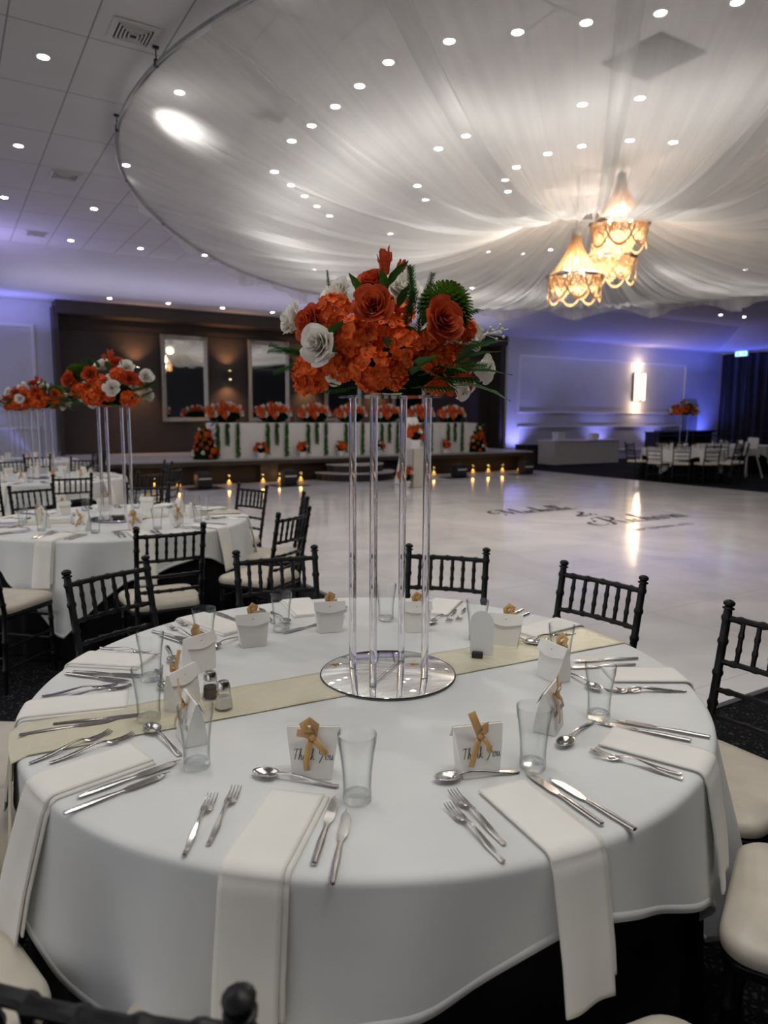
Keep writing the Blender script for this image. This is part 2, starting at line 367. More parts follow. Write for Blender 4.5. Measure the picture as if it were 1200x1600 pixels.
# ---------------------------------------------------------------- script lettering
GL={ # strokes in a unit em, y up; baseline 0, x-height .42, cap 1
'M':(1.0,[[(.0,.05),(.08,.0),(.18,.2),(.3,.7),(.36,.98)],[(.36,.98),(.40,.5),(.46,.05)],[(.46,.05),(.62,.55),(.82,1.0)],[(.82,1.0),(.80,.5),(.80,.12),(.88,.0),(1.0,.08)],[(.36,.98),(.20,.86),(.0,.86),(-.18,.72),(-.24,.45),(-.12,.28),(.02,.36),(.04,.56),(-.08,.66)]]),
'R':(.85,[[(.38,.95),(.34,.5),(.24,.1),(.1,.0),(.0,.08)],[(.0,.62),(.10,.88),(.38,1.0),(.68,.96),(.74,.74),(.56,.54),(.36,.5)],[(.36,.5),(.56,.4),(.66,.08),(.8,.0),(.95,.1)],[(.0,.62),(-.12,.5),(-.3,.5),(-.42,.3),(-.32,.08),(-.1,.04),(.08,.16)]]),
'i':(.24,[[(0,.06),(.1,.42),(.09,.1),(.15,0),(.24,.06)],[(.12,.6),(.14,.63)]]),
'c':(.32,[[(.28,.36),(.2,.43),(.08,.32),(.05,.12),(.14,0),(.24,.02),(.32,.08)]]),
'h':(.44,[[(.0,.06),(.16,.5),(.22,.9),(.16,1.0),(.11,.85),(.08,0)],[(.08,.12),(.2,.4),(.3,.4),(.3,.12),(.34,0),(.44,.06)]]),
'e':(.34,[[(0,.06),(.2,.2),(.24,.36),(.16,.43),(.07,.3),(.07,.1),(.16,0),(.26,.02),(.34,.08)]]),
'l':(.24,[[(0,.06),(.14,.5),(.2,.9),(.14,1.0),(.09,.8),(.08,.12),(.14,0),(.24,.06)]]),
'a':(.42,[[(.3,.36),(.18,.43),(.06,.28),(.06,.08),(.14,0),(.24,.08),(.3,.4)],[(.3,.4),(.29,.1),(.34,0),(.42,.06)]]),
'r':(.34,[[(0,.06),(.08,.44),(.16,.38),(.26,.4),(.24,.1),(.28,0),(.34,.06)]]),
'd':(.42,[[(.3,.36),(.18,.43),(.06,.28),(.06,.08),(.14,0),(.24,.08),(.3,.4),(.36,.98)],[(.3,.4),(.29,.1),(.34,0),(.42,.06)]]),
'n':(.44,[[(0,.06),(.08,.43),(.07,0)],[(.07,.12),(.18,.4),(.29,.38),(.29,.1),(.34,0),(.44,.06)]]),
'k':(.42,[[(0,.06),(.16,.6),(.2,.95),(.14,.98),(.1,.7),(.08,0)],[(.32,.42),(.12,.2),(.24,.14),(.34,0),(.42,.06)]]),
'o':(.38,[[(.2,.43),(.06,.3),(.06,.08),(.16,0),(.28,.1),(.28,.34),(.2,.43),(.38,.36)]]),
'u':(.44,[[(0,.3),(.08,.42),(.07,.1),(.14,0),(.24,.08),(.31,.42),(.30,.1),(.35,0),(.44,.06)]]),
'T':(.60,[[(.0,.86),(.2,.96),(.62,.92)],[(.34,.94),(.3,.5),(.24,.0)]]),
'Y':(.60,[[(.0,.95),(.02,.65),(.16,.5),(.36,.62)],[(.50,.98),(.40,.6),(.28,.1),(.12,-.30)]]),
'y':(.44,[[(.0,.4),(.08,.12),(.2,.06),(.3,.4)],[(.3,.42),(.2,-.1),(.05,-.34)]]),
'&':(1.0,[[(.9,.1),(.7,.0),(.35,.55),(.32,.85),(.46,.98),(.56,.82),(.42,.6),(.1,.35),(.1,.1),(.35,0),(.6,.12),(.8,.5)],[(.1,.35),(-.1,.3),(-.25,.1),(-.1,-.1),(.2,-.06)]]),
' ':(.25,[]),
}
def catmull(P,n=6):
    P=[Vector((p[0],p[1])) for p in P]
    if len(P)<3: return P
    out=[]
    Q=[P[0]*2-P[1]]+P+[P[-1]*2-P[-2]]
    for i in range(1,len(Q)-2):
        for k in range(n):
            t=k/n; a,b_,c,d=Q[i-1],Q[i],Q[i+1],Q[i+2]
            out.append(.5*((2*b_)+(c-a)*t+(2*a-5*b_+4*c-d)*t*t+(3*b_-a-3*c+d)*t**3))
    out.append(P[-1]); return out
def script_text(txt,size,thin,thick,slant=.3):
    """list of quads in a plane (x right, y up); returns MB-ready verts/faces and the width"""
    vs=[];fs=[];x=0
    for ch in txt:
        adv,strokes=GL[ch]
        for st in strokes:
            p=[Vector((q.x+q.y*slant+x,q.y))*size for q in catmull(st)]
            n0=len(vs)
            for i,q in enumerate(p):
                t=p[min(i+1,len(p)-1)]-p[max(i-1,0)]; t=t.normalized() if t.length>0 else Vector((1,0))
                wdt=thin+(thick-thin)*max(0,-t.y if True else 0)**1.2
                n=Vector((-t.y,t.x))*wdt/2; vs+= [(q.x+n.x,q.y+n.y,0),(q.x-n.x,q.y-n.y,0)]
            for i in range(len(p)-1): fs.append((n0+2*i,n0+2*i+1,n0+2*i+3,n0+2*i+2))
        x+=adv
    return vs,fs,x*size
def font_mesh(txt,size,m,name,extrude=.001):
    cu=bpy.data.curves.new(name,'FONT'); cu.body=txt; cu.size=size; cu.extrude=extrude; cu.align_x='CENTER'
    o=bpy.data.objects.new(name,cu); COL.objects.link(o); dg=bpy.context.evaluated_depsgraph_get(); dg.update()
    me=bpy.data.meshes.new_from_object(o.evaluated_get(dg)); bpy.data.objects.remove(o); me.materials.clear(); me.materials.append(m)
    r=bpy.data.objects.new(name,me); COL.objects.link(r); return r
for txt,x,y,sz,lab in (('Michelle',7.15,8.12,.56,'dark script name Michelle lettered on white dance floor'),('&',8.15,7.48,.36,'small dark ampersand between the two names on dance floor'),('Richard',7.8,6.66,.62,'dark script name Richard lettered on white dance floor')):
    vs,fs,w=script_text(txt,sz,.022,.085)
    tgt={'Michelle':1.55,'Richard':1.75,'&':.34}[txt]
    b=MB(); k=tgt/w; b.add([(v[0]*k,v[1],v[2]) for v in vs],fs); o=b.build('floor_lettering',M['decal'],smooth=False); o.location=(x,y,.0255); tag(o,lab,'lettering')
o=font_mesh('SEPTEMBER 2025',.17,M['decal'],'floor_lettering',.0004); o.location=(8.3,6.12,.0252); tag(o,'small dark month and year line under the lower name on dance floor','lettering')

# ---------------------------------------------------------------- stage
st=empty('stage',(0,0,0)); tag(st,'low stage with grey deck and dark ribbed timber front','stage')
MB().box((8.0,16.78,.52),(12.5,3.46,.05)).build('deck',M['stagetop'],st,bevel=.01)
MB().box((8.0,15.035,.46),(12.5,.05,.09)).build('front_lip',M['brown'],st,bevel=.01)
MB().box((8.0,15.30,.22),(12.4,.05,.44)).build('front_panel',M['stagewood'],st,smooth=False)
for x in (1.9,6.2,9.9,14.1): MB().box((x,15.16,.21),(.42,.26,.42)).build('front_post',M['brown'],st,smooth=False,bevel=.01)
MB().box((14.18,16.9,.22),(.06,3.2,.44)).build('side_panel',M['brown'],st,smooth=False)
sp=empty('stage_steps',(8.35,15.0,0)); tag(sp,'two curved low steps with white nosing in front of stage','steps')
for r,z,n in ((1.0,.20,'lower_step'),(.72,.38,'upper_step')):
    poly=[(r*1.0*math.cos(a),-r*.95*math.sin(a)) for a in [PI*k/24 for k in range(25)]]
    MB().prism(poly[::-1],z-.19 if z<.3 else .17,z-.03).build(n,M['stagewood'],sp,smooth=False)
    poly=[(r*1.03*math.cos(a),-r*.98*math.sin(a)) for a in [PI*k/24 for k in range(25)]]
    MB().prism(poly[::-1],z-.03,z).build('tread',M['stagetop'],sp,smooth=False)

# mirrors
def make_mirror():
    t=empty('wall_mirror'); w,h=1.22,2.2
    MB().box((0,0,0),(w-.2,.02,h-.2)).build('mirror_glass',M['mirror'],t,smooth=False)
    prof=[(0,.0),(.015,-.045),(.05,-.05),(.075,-.03),(.1,-.035),(.125,-.012)]
    b=MB()
    def ring(d): return [(-w/2+d,-h/2+d),(w/2-d,-h/2+d),(w/2-d,h/2-d),(-w/2+d,h/2-d)]
    R=[[(x,dy,z) for x,z in ring(d)] for d,dy in prof]
    vs=[p for r in R for p in r]; fs=[]
    for i in range(len(R)-1):
        for k in range(4): fs.append((i*4+k,i*4+(k+1)%4,(i+1)*4+(k+1)%4,(i+1)*4+k))
    b.add(vs,fs); b.build('frame',M['silver'],t,smooth=False)
    for sx in (-1,1):
        for sz in (-1,1):
            b=MB(); P=[(sx*(w/2-.05-.14*q),-.048-.012*math.sin(q*9),sz*(h/2-.05-.0*q)) for q in [k/8 for k in range(9)]][::-1]+[(sx*(w/2-.05),-.048-.012*math.sin(q*9),sz*(h/2-.05-.16*q)) for q in [k/8 for k in range(1,9)]]
            b.tube(P,[.018+.016*abs(math.sin(k*.9)) for k in range(len(P))],8); b.build('carved_corner',M['silver'],t)
    for sz in (-1,1): MB().ball((0,-.05,sz*(h/2-.05)),.05,12,6,(2.6,.5,.8)).build('carved_crest',M['silver'],t)
    return t
mi=make_mirror()
for x,l in ((5.34,'tall silver framed mirror on brown wall, leftmost of the row'),(7.64,'tall silver framed mirror on brown wall, second from the left'),(9.94,'tall silver framed mirror partly behind the big bouquet on its left'),(12.24,'tall silver framed mirror hidden mostly behind the big bouquet')):
    place(mi,(x,18.46,2.42),0,l,'mirror','framed mirrors on the stage wall',USED)
# small up-down wall lights
def make_updown():
    t=empty('wall_light'); MB().lathe([(.05,-.11),(.055,-.105),(.055,.105),(.05,.11)],16).build('body',M['dark'],t)
    MB().box((0,.07,0),(.06,.08,.12)).build('bracket',M['dark'],t)
    for z in (-.112,.112): MB().lathe([(.0,z),(.038,z+.001)],12).build('lens',M['bulb'],t)
    return t
ud=make_updown()
for x,l in ((4.14,'black up-down wall light left of the first mirror'),(6.49,'black up-down wall light between the first and second mirror'),(8.79,'black up-down wall light right of the second mirror'),(11.1,'black up-down wall light behind the big bouquet')):
    t=place(ud,(x,18.30,2.55),0,l,'wall light','up-down lights on the brown wall',USED)
    lamp('wall_lamp','SPOT',(x,18.30,2.68),42,(1,.50,.22),.03,(x,18.5,4),110,1); lamp('wall_lamp','SPOT',(x,18.30,2.42),42,(1,.50,.22),.03,(x,18.5,1),110,1)
# tall glowing sconce on the right wall
t=empty('wall_sconce',(22.0,17.80,2.62)); tag(t,'tall glowing crystal wall sconce on grey right hand wall','wall light')
MB().box((0,0.05,0),(.5,.06,1.05)).build('back_plate',M['bronze'],t,bevel=.01)
for sx in (-.13,.13):
    b=MB()
    for k in range(9): b.box((sx,-.06,-.44+k*.11),(.2,.12,.095))
    b.build('glass_blocks',M['sconce'],t,smooth=False)
MB().box((0,-.07,0),(.03,.14,1.02)).build('centre_bar',M['bronze'],t)
lamp('sconce_lamp','POINT',(22,17.62,3.35),14,(1,.72,.45),.1); lamp('sconce_lamp','POINT',(22,17.62,1.9),14,(1,.72,.45),.1)

# black pleated curtain on the right wall
def cf(u,v):
    y=17.75-u*26; k=.09*math.sin(u*26*2*PI/.42)+.04*math.sin(u*26*2*PI/.17+v*2)
    return (XR-.02+k*(1.0-.2*v),y,.03+v*4.0)
o=MB().grid(cf,620,6).build('stage_curtain',M['curtain']); tag(o,'floor to ceiling black pleated curtain along right wall','curtain')
# exit sign
t=empty('exit_sign',(26.62,16.75,3.98)); t.rotation_euler=(0,0,rad(-90)); tag(t,'small lit green and white exit sign before black curtain','exit sign')
MB().box((0,0,0),(.52,.07,.2)).build('case',M['white'],t,bevel=.01)
MB().box((0,-.038,0),(.48,.008,.17)).build('lit_panel',emat('pale_teal_sign_glow',(.45,.95,.85),1.5),t,smooth=False)
for x in (-.14,.14): 
    b=MB().ball((x,-.044,.045),.018,8,5,(1,.3,1)); b.tube([(x,-.044,.03),(x-.01,-.044,-.01)],.016,6); b.tube([(x,-.044,-.01),(x+.04,-.044,-.06)],.011,6); b.tube([(x-.01,-.044,-.01),(x-.05,-.044,-.05)],.011,6); b.tube([(x-.045,-.044,.02),(x+.045,-.044,.015)],.009,6)
    b.build('running_figure',M['foam'],t)
MB().tube([(0,0,.1),(0,0,.14)],.02,8).build('bracket',M['white'],t)

# LED uplights
def make_uplight(m):
    t=empty('uplight'); MB().box((0,0,.07),(.16,.16,.14)).build('case',M['dark'],t,bevel=.01)
    MB().box((0,0,.143),(.12,.12,.004)).build('lens',m,t,smooth=False); return t
ul=make_uplight(emat('violet_led_lens',(.35,.35,1),9))
BL=(.30,.30,1.0); DB=(.12,.16,1.0)
for x,y,z,p,c,l in ((1.95,17.9,0,70,BL,'violet uplight on floor beside left end of brown wall'),(-.3,17.9,0,45,BL,'violet uplight at floor along far left wall'),(16.0,17.4,0,120,BL,'violet uplight beside right end of stage'),(25.7,17.3,0,200,DB,'deep blue uplight in far right corner'),(20.0,17.5,0,70,BL,'added violet uplight on floor behind the skirted table'),(22.8,17.4,0,55,BL,'added violet uplight on floor beside the lit box')):  # the last two uplights are added to brighten the right wall
    place(ul,(x,y,z),0,l,'uplight','LED uplights along the walls',USED)
    lamp('uplight_lamp','SPOT',(x,y,z+.2),p,c,.06,(x,y+.35,3),110,.9)
# LED ledge glow plus fill lights added to brighten bulkhead and right wall
lamp('cove_fill_lamp','AREA',(0.2,17.7,3.4),26,BL,shape=(4,.3),target=(0.2,17.8,5))
lamp('cove_fill_lamp','AREA',(7.5,16.2,3.35),40,(.72,.68,1),shape=(13,.3),target=(7.5,15.9,5))  # unseen light added to lift the bulkhead
lamp('cove_fill_lamp','AREA',(0,14.6,3.5),26,(.5,.42,1),shape=(3,.3),target=(0,14.0,5))
lamp('cove_fill_lamp','AREA',(20.5,16.9,3.6),11,(.62,.62,1),shape=(9,.3),target=(20.5,18,2.0))  # unseen light added to brighten the right wall
lamp('cove_fill_lamp','AREA',(22,17.0,3.3),26,DB,shape=(8,.3),target=(22,17.1,5))
lamp('cove_fill_lamp','AREA',(25.9,14,3.3),26,DB,shape=(.3,6),target=(25.9,14,5))

# ---------------------------------------------------------------- downlights and vents
def make_down():
    t=empty('downlight'); MB().lathe([(.048,0),(.062,-.004),(.066,0)],20).build('trim_ring',M['ventwhite'],t)
    MB().lathe([(0,-.003),(.046,-.003)],20).build('lens',M['down'],t); return t
dl=make_down()
DL=[(.95,7.3),(.95,9.75),(.95,12.1),(2.16,12.0),(2.16,14.35),(3.37,14.3),(4.57,14.2),(2.16,7.35),(2.16,9.75),
 (.95,4.9),(.95,2.4),(2.16,4.9)]
for i,(x,y) in enumerate(DL):
    lab='round white recessed downlight in tiled ceiling left of the fabric canopy'
    place(dl,(x,y,ZC-.001),0,lab,'downlight','recessed downlights in the tiled ceiling',USED)
IN=[(607,97),(562,134),(524,166),(487,196),(456,220),(429,268),(455,289),(476,306),(495,322),(515,337),(702,64),(809,50),(916,35),(1032,20),(1152,3),(728,212),(856,240),(909,228),(910,163),(1000,153),(984,219),(1052,222),(807,261),(789,281),(794,299),(685,232),(652,290),(665,312),(610,365),(492,421),(725,388),(762,393),(815,396),(860,390),(1109,375),(1154,364),(1165,421),(675,443),(738,450)]  # ceiling lights, string LEDs and drape hotspots, all built as downlights
for i,p in enumerate(IN):
    q=at(*p,ZC); q.y=min(q.y,14.8)
    place(dl,(q.x,q.y,ZC-.001),0,'round light dot glowing through the sheer ceiling canopy','downlight','light dots above the sheer canopy',USED)
    lamp('downlight_or_fill_lamp','SPOT',(q.x,q.y,ZC-.02),17,WHITE,.06,(q.x,q.y,0),140,1)
for k in range(8):
    place(dl,(3.32+1.3*k,17.14,ZL-.001),0,'round recessed downlight in low ledge above the brown stage wall','downlight','recessed downlights above the stage wall',USED)
for p in ((1126,492),(1163,495)):
    q=at(*p,ZC); place(dl,(q.x,q.y,ZC-.001),0,'round recessed downlight in ceiling near far right corner','downlight','recessed downlights near the right corner',USED)
SP=[(.95,7.3),(.95,9.75),(.95,12.1),(2.16,14.2),(.95,4.9),(.95,2.4),(2.16,7.35),(.95,0.0),(2.16,-.6)]
for x,y in SP: lamp('downlight_or_fill_lamp','SPOT',(x,y,ZC-.02),38,WHITE,.05,(x,y,0),115,.7)
for x,y in ((8.2,2.6),(10.6,3.2),(12.6,5.0),(13.2,8.0),(12.4,10.6),(10.4,12.4),(8.2,12.8),(10.5,8.0)): lamp('downlight_or_fill_lamp','SPOT',(x,y,ZC-.02),26,WHITE,.06,(x,y,0),140,1)  # extra spots without fixtures, added to brighten the dance floor
for x in (3.32,5.9,8.5,11.1,13.2): lamp('downlight_or_fill_lamp','SPOT',(x,17.14,ZL-.02),22,WHITE,.04,(x,16.8,0),100,.8)
for x,y in ((16.9,11.2),(18.5,9),(19,13.5)): lamp('downlight_or_fill_lamp','SPOT',(x,y,ZC-.02),26,WHITE,.05,(x,y,0),120,.8)

def make_vent():
    t=empty('ceiling_vent'); MB().box((0,0,.0),(.30,.30,.006)).build('backing',M['ventdark'],t,smooth=False)
    for i in range(5):
        a=.29-.055*i; b=MB(); w=.011
        for s in (-1,1):
            b.box((s*a/2,0,-.012-.004*i),(w,a,.014)); b.box((0,s*a/2,-.012-.004*i),(a,w,.014))
        b.build('louvre',M['ventwhite'],t,smooth=False)
    b=MB()
    for s in (-1,1): b.box((s*.165,0,-.004),(.03,.36,.008)); b.box((0,s*.165,-.004),(.3,.03,.008))
    b.build('frame',M['ventwhite'],t,smooth=False); return t
ve=make_vent()
for p,l in (((208,50),'square louvred ceiling vent at top left, largest'),((101,274),'square louvred ceiling vent in middle left of tiled ceiling'),((56,365),'square louvred ceiling vent at the far edge of tiled ceiling'),((425,178),'square ceiling vent seen through left part of sheer canopy')):
    q=at(*p,ZC); place(ve,(q.x,q.y,ZC-.004),0,l,'vent','square ceiling vents',USED)
q=at(1020,90,ZC); o=MB().box((q.x,q.y,ZC-.006),(.6,.62,.012),rad(0)).build('ceiling_hatch',mat('grey_hatch_panel',(.06,.06,.065),.7,noise=.1,nscale=5),smooth=False); tag(o,'dark grey square ceiling panel seen through the sheer canopy','ceiling panel')

# ---------------------------------------------------------------- canopy
CX,CY,CR=7.95,7.4,6.25
cn=empty('ceiling_canopy',(CX,CY,0)); tag(cn,'huge round white voile canopy draped from a ceiling ring to its centre','canopy')
ZCEN=4.40
def farness(a): # 0 on the near left side, 1 on the far side where the ring hangs lower
    return max(0,min(1,(math.cos(a-rad(50))+.42)/1.15))
def rimz(a):
    f=farness(a); return 4.47-.50*f*f*(3-2*f)
ring=[(CR*math.cos(2*PI*k/120),CR*math.sin(2*PI*k/120),rimz(2*PI*k/120)+.012) for k in range(121)]
MB().tube(ring,.024,8,False).build('rim_pipe',M['pipe'],cn)
MB().tube([(.61*math.cos(2*PI*k/32),.61*math.sin(2*PI*k/32),ZCEN+.01) for k in range(33)],.014,6,False).build('centre_ring',M['voile'],cn)
for k in range(24):
    a=2*PI*k/24+.13; x,y=(CR+.01)*math.cos(a),(CR+.01)*math.sin(a)
    zt=ZC if math.hypot(CX+x-CX,0)>=0 and CY+y<15 else ZC
    b=MB().tube([(x,y,rimz(a)+.03),(x,y,zt)],.006,6); b.box((x,y,zt-.01),(.05,.03,.02)); b.box((x,y,rimz(a)+.015),(.035,.035,.06)); b.build('hanger',M['dark'],cn)
NP=24
for i in range(NP):
    rnd=random.Random(i*7+1); a0=2*PI*i/NP; a1=2*PI*(i+1)/NP; ov=rad(.95); p1,p2,p3=[rnd.uniform(0,6.3) for _ in range(3)]
    n1=rnd.choice([4,5,6]); far=farness((a0+a1)/2); sg=.62-.30*far+rnd.uniform(-.03,.03); near=1-far
    def fn(s,tt,a0=a0,a1=a1,p1=p1,p2=p2,p3=p3,sg=sg,n1=n1,far=far):
        a=a0-ov+s*(a1-a0+2*ov); T=.93
        if tt<=T:
            t=(tt/T)**1.15; r=.60+t*(CR-.60)
            z=ZCEN+(rimz(a)-ZCEN)*t-sg*4*t*(1-t)*(1-.25*(2*t-1))
            sc=math.sin(PI*max(0,min(1,s)))
            z-=(.16-.04*far)*sc*math.sin(PI*t**.8)
            fold=math.exp(-(3.2-2.3*far)*t); env=min(1,t*9)*min(1,(1-t)*14+.25)
            z+=env*fold*(.036*math.sin(2*PI*n1*s+p1+t*.5)+.020*math.sin(2*PI*(2*n1+3)*s+p2)+.010*math.sin(2*PI*19*s+p3))+env*far*.075*(abs(math.sin(PI*(n1+5)*s+p2+.4*math.sin(5*s+p1)))-.6)*(.35+.65*t)
            # gathered seam edges
            e=abs(2*s-1); z-=env*.20*max(0,(e-.90)/.10)**1.5*math.sin(PI*t)
            z+=env*.012*math.sin(e*60)*max(0,(e-.7)/.3)
            da=.010*math.sin(2*PI*n1*s+p1+1.2)*env/(.4+r)
            return (r*math.cos(a+da),r*math.sin(a+da),z)
        h=(tt-T)/(1-T); hd=(.035+.15*far)*(1+.55*math.cos(2*PI*s)+.1*math.sin(4*PI*s+p1))
        r=CR+(.02+.06*far*h*math.sin(2*PI*n1*s+p1))*min(1,h*4+.3)
        return (r*math.cos(a),r*math.sin(a),rimz(a)-h*hd)
    b=MB(); b.grid(fn,110,50); o=b.build('drape_panel',M['voile'],cn,weld=False)
    uvl=o.data.uv_layers.new(name='uv'); W_=111
    for lp in o.data.loops:
        vi=lp.vertex_index; uvl.data[lp.index].uv=((vi%W_)/110+i*1.0,(vi//W_)/50)

# ---------------------------------------------------------------- chandeliers
def make_chandelier():
    t=empty('chandelier'); R0,zr,za,zb=.34,0,.56,-.36
    b=MB().tube([(R0*math.cos(2*PI*k/32),R0*math.sin(2*PI*k/32),zr) for k in range(33)],.012,6,False)
    rg_=b.build('ring',M['bronze'],t)
    for k in range(6):
        a0=2*PI*k/6; pts=[(1.02*R0*math.cos(a0+w),1.02*R0*math.sin(a0+w),zr) for w in (-.22,-.11,0,.11,.22)]
        MB().tube(pts,.030,6,True).build('ring_band',M['bronze'],rg_)
    MB().lathe([(0,za+.05),(.03,za+.05),(.055,za+.02),(.06,za-.05),(.045,za-.06)],16).build('cap',M['bronze'],t)
    def strand(b,p,q,sag,r=.0048,n=8,out=0):
        pts=[]
        for j in range(n+1):
            u=j/n; x=p[0]+(q[0]-p[0])*u; y=p[1]+(q[1]-p[1])*u; z=p[2]+(q[2]-p[2])*u-sag*4*u*(1-u)
            k=1+out*4*u*(1-u); pts.append((x*k,y*k,z))
        b.tube(pts,r,4,False)
    b=MB()
    for k in range(72):
        a=2*PI*k/72
        pts=[]
        for j in range(9):
            u=j/8; r=.05+(R0-.05)*(u**1.75); pts.append((r*math.cos(a),r*math.sin(a),za-(za-zr)*u))
        b.tube(pts,.0046,4,False)
    b.build('upper_bead_strands',M['bead'],t)
    b=MB()
    for k in range(60):
        a=2*PI*k/60; d=.20+.07*math.cos(6*a+.5)
        a2=a+.12; strand(b,(R0*math.cos(a),R0*math.sin(a),zr),(R0*.80*math.cos(a2),R0*.80*math.sin(a2),zr-d),0,.0060,4)
        a3=a+.5; strand(b,(R0*.9*math.cos(a),R0*.9*math.sin(a),zr-.01),(R0*.9*math.cos(a3),R0*.9*math.sin(a3),zr-.01),.12+.02*(k%3),.0050,8)
    b.build('lower_bead_strands',M['bead'],t)
    for k in range(8):
        b=MB(); a=2*PI*k/8; a2=a+2*PI/8*1.5
        for d in (0,.012,.024): strand(b,(R0*1.03*math.cos(a),R0*1.03*math.sin(a),zr),(R0*1.03*math.cos(a2),R0*1.03*math.sin(a2),zr),.30+d,.0065,14,.16)
        b.build('bead_swag',M['bead'],t)
    for k in range(5):
        a=2*PI*k/5+.4; x,y=.13*math.cos(a),.13*math.sin(a); z=.06 if k else .25
        MB().ball((x,y,z),.026,10,8,(1,1,1.7)).build('bulb',M['bulb'],t)
    MB().tube([(0,0,za),(0,0,-.05)],.012,6).build('stem',M['bronze'],t)
    return t
ch=make_chandelier()
def hang(px,py,dist,l):
    global ch
    r=ray(px,py); n=math.hypot(r.x,r.y); p=Vector((r.x/n*dist,r.y/n*dist,CH+r.z/n*dist))
    t=place(ch,p,random.uniform(0,1),l,'chandelier','three beaded chandeliers',USED)
    b=MB(); z=.6; k=0
    while p.z+z<4.60:
        b.tube([(.012*math.cos(q)*(k%2),.012*math.cos(q)*((k+1)%2),z+.02+.02*math.sin(q)) for q in [2*PI*j/8 for j in range(9)]],.0028,4,False); z+=.032; k+=1
    if k: b.build('chain',M['bronze'],t)
    if p.z>4: t.scale=(1,1,.80)
    lamp('chandelier_or_hub_lamp','POINT',(p.x,p.y,p.z+.12),44,(1,.86,.70),.14,parent=None)
    lamp('chandelier_or_hub_lamp','POINT',(p.x,p.y,p.z-.12),30,(1,.86,.70),.12,parent=None)
hang(898,433,9.9,'beaded chandelier lit warm, lowest and leftmost of three')
CH2=hang(968,350,9.7,'beaded chandelier lit warm, highest of three at the canopy centre')
hang(953,405,10.4,'beaded chandelier lit warm, middle one behind the other two')
lamp('chandelier_or_hub_lamp','POINT',(CX,CY,4.1),9,(1,.72,.45),.15)  # extra glow light added at the canopy hub, belongs to no chandelier

# ================================================================ CHIAVARI CHAIR
def make_chair():
    t=empty('chiavari_chair'); W_=.175; mt=M['chair']
    def bamboo(p,q,r,rings,fin=False,seg=10):
        p=Vector(p);q=Vector(q);L_=(q-p).length; pts=[];rs=[]
        st_=[(0,r)]
        for k in rings:
            st_+=[(k-.012/L_,r),(k-.004/L_,r*1.28),(k+.004/L_,r*1.28),(k+.012/L_,r)]
        st_.append((1,r))
        for u,rr in st_: pts.append(p+(q-p)*u); rs.append(rr)
        return pts,rs
    # back posts (rear legs): foot -> seat -> top with rake
    for s in (-1,1):
        foot=Vector((s*W_,-.215,0)); mid=Vector((s*W_,-.185,.44)); top=Vector((s*(W_+.004),-.265,.885))
        b=MB(); p1,r1=bamboo(foot,mid,.0135,(.3,.65)); p2,r2=bamboo(mid,top,.0135,(.12,.33,.55,.78,.95))
        d=(top-mid).normalized()
        pts=p1+p2[1:]; rs=r1+r2[1:]
        for u,rr in ((.004,.012),(.006,.0185),(.012,.0185),(.015,.011),(.020,.0175),(.029,.0185),(.036,.011),(.038,.001)):
            pts.append(top+d*u); rs.append(rr)
        b.tube(pts,rs,12); b.build('back_post',mt,t)
    def bp(s,z): # point on the back plane
        u=(z-.44)/.445; return Vector((s*W_,-.185-.08*u,z))
    for z,r in ((.862,.0105),(.722,.0095),(.632,.0095),(.545,.0095)):
        pts,rs=bamboo(bp(-1,z),bp(1,z),r,(.12,.31,.5,.69,.88)); n=len(pts)
        pts=[p+Vector((0,-.018*math.sin(PI*i/(n-1)),0)) for i,p in enumerate(pts)]
        MB().tube(pts,rs,8).build('back_rail',mt,t)
    for k in range(6):
        x=-1+2*(k+1)/7; a=bp(x,.724); c=bp(x,.862); off=Vector((0,-.018*math.sin(PI*(k+1)/7),0))
        pts,rs=bamboo(a+off,c+off,.0078,(.33,.66)); MB().tube(pts,rs,8).build('spindle',mt,t)
    for s in (-1,1):
        pts,rs=bamboo((s*.185,.185,0),(s*.18,.175,.425),.0135,(.25,.5,.75)); MB().tube(pts,rs,10).build('front_leg',mt,t)
    def rr(w,h,r,n=6,taper=0):
        out=[]
        for cx,cy,a0 in ((w-r,h-r,0),(-w+r,h-r,90),(-w+r,-h+r,180),(w-r,-h+r,270)):
            for k in range(n+1):
                a=rad(a0+90*k/n); x=cx+r*math.cos(a); y=cy+r*math.sin(a); out.append((x*(1+taper*y),y))
        return out
    MB().prism(rr(.20,.20,.05,taper=.25),.405,.432).build('seat_frame',mt,t,bevel=.006)
    # cushion
    b=MB(); P=rr(.205,.205,.07,8,.25); n=len(P); lv=((.93,.432),(1.0,.438),(1.015,.452),(1.0,.468),(.95,.479),(.8,.484),(.5,.487),(.0,.488))
    vs=[(x*k,y*k,z) for k,z in lv for x,y in P]; fs=[(i*n+k,i*n+(k+1)%n,(i+1)*n+(k+1)%n,(i+1)*n+k) for i in range(len(lv)-1) for k in range(n)]
    b.add(vs,fs); o=b.build('seat_cushion',M['cushion'],t); o['label']='cream padded seat cushion'
    for z in (.13,.25):
        for s in (-1,1):
            MB().tube([(s*.175,-.205+.01*z,z),(s*.183,.18,z)],.0085,8).build('stretcher',mt,t)
    for y,z in ((-.205,.2),(.18,.2),(.18,.34)): MB().tube([(-.18,y,z),(.18,y,z)],.0085,8).build('stretcher',mt,t)
    return t
chair=make_chair()
def seat_at(C,phi,rback,label,group,twist=0):
    a=rad(phi); d=rback-.24
    return place(chair,(C[0]+d*math.cos(a),C[1]+d*math.sin(a),0),a+PI/2+rad(twist),label,'chair',group,USED)
T1=(1.01,1.72); T2=(1.03,5.36); T3=(.97,9.35); T4=(1.0,13.1); T5=(15.4,11.06); T6=(19.0,12.0)
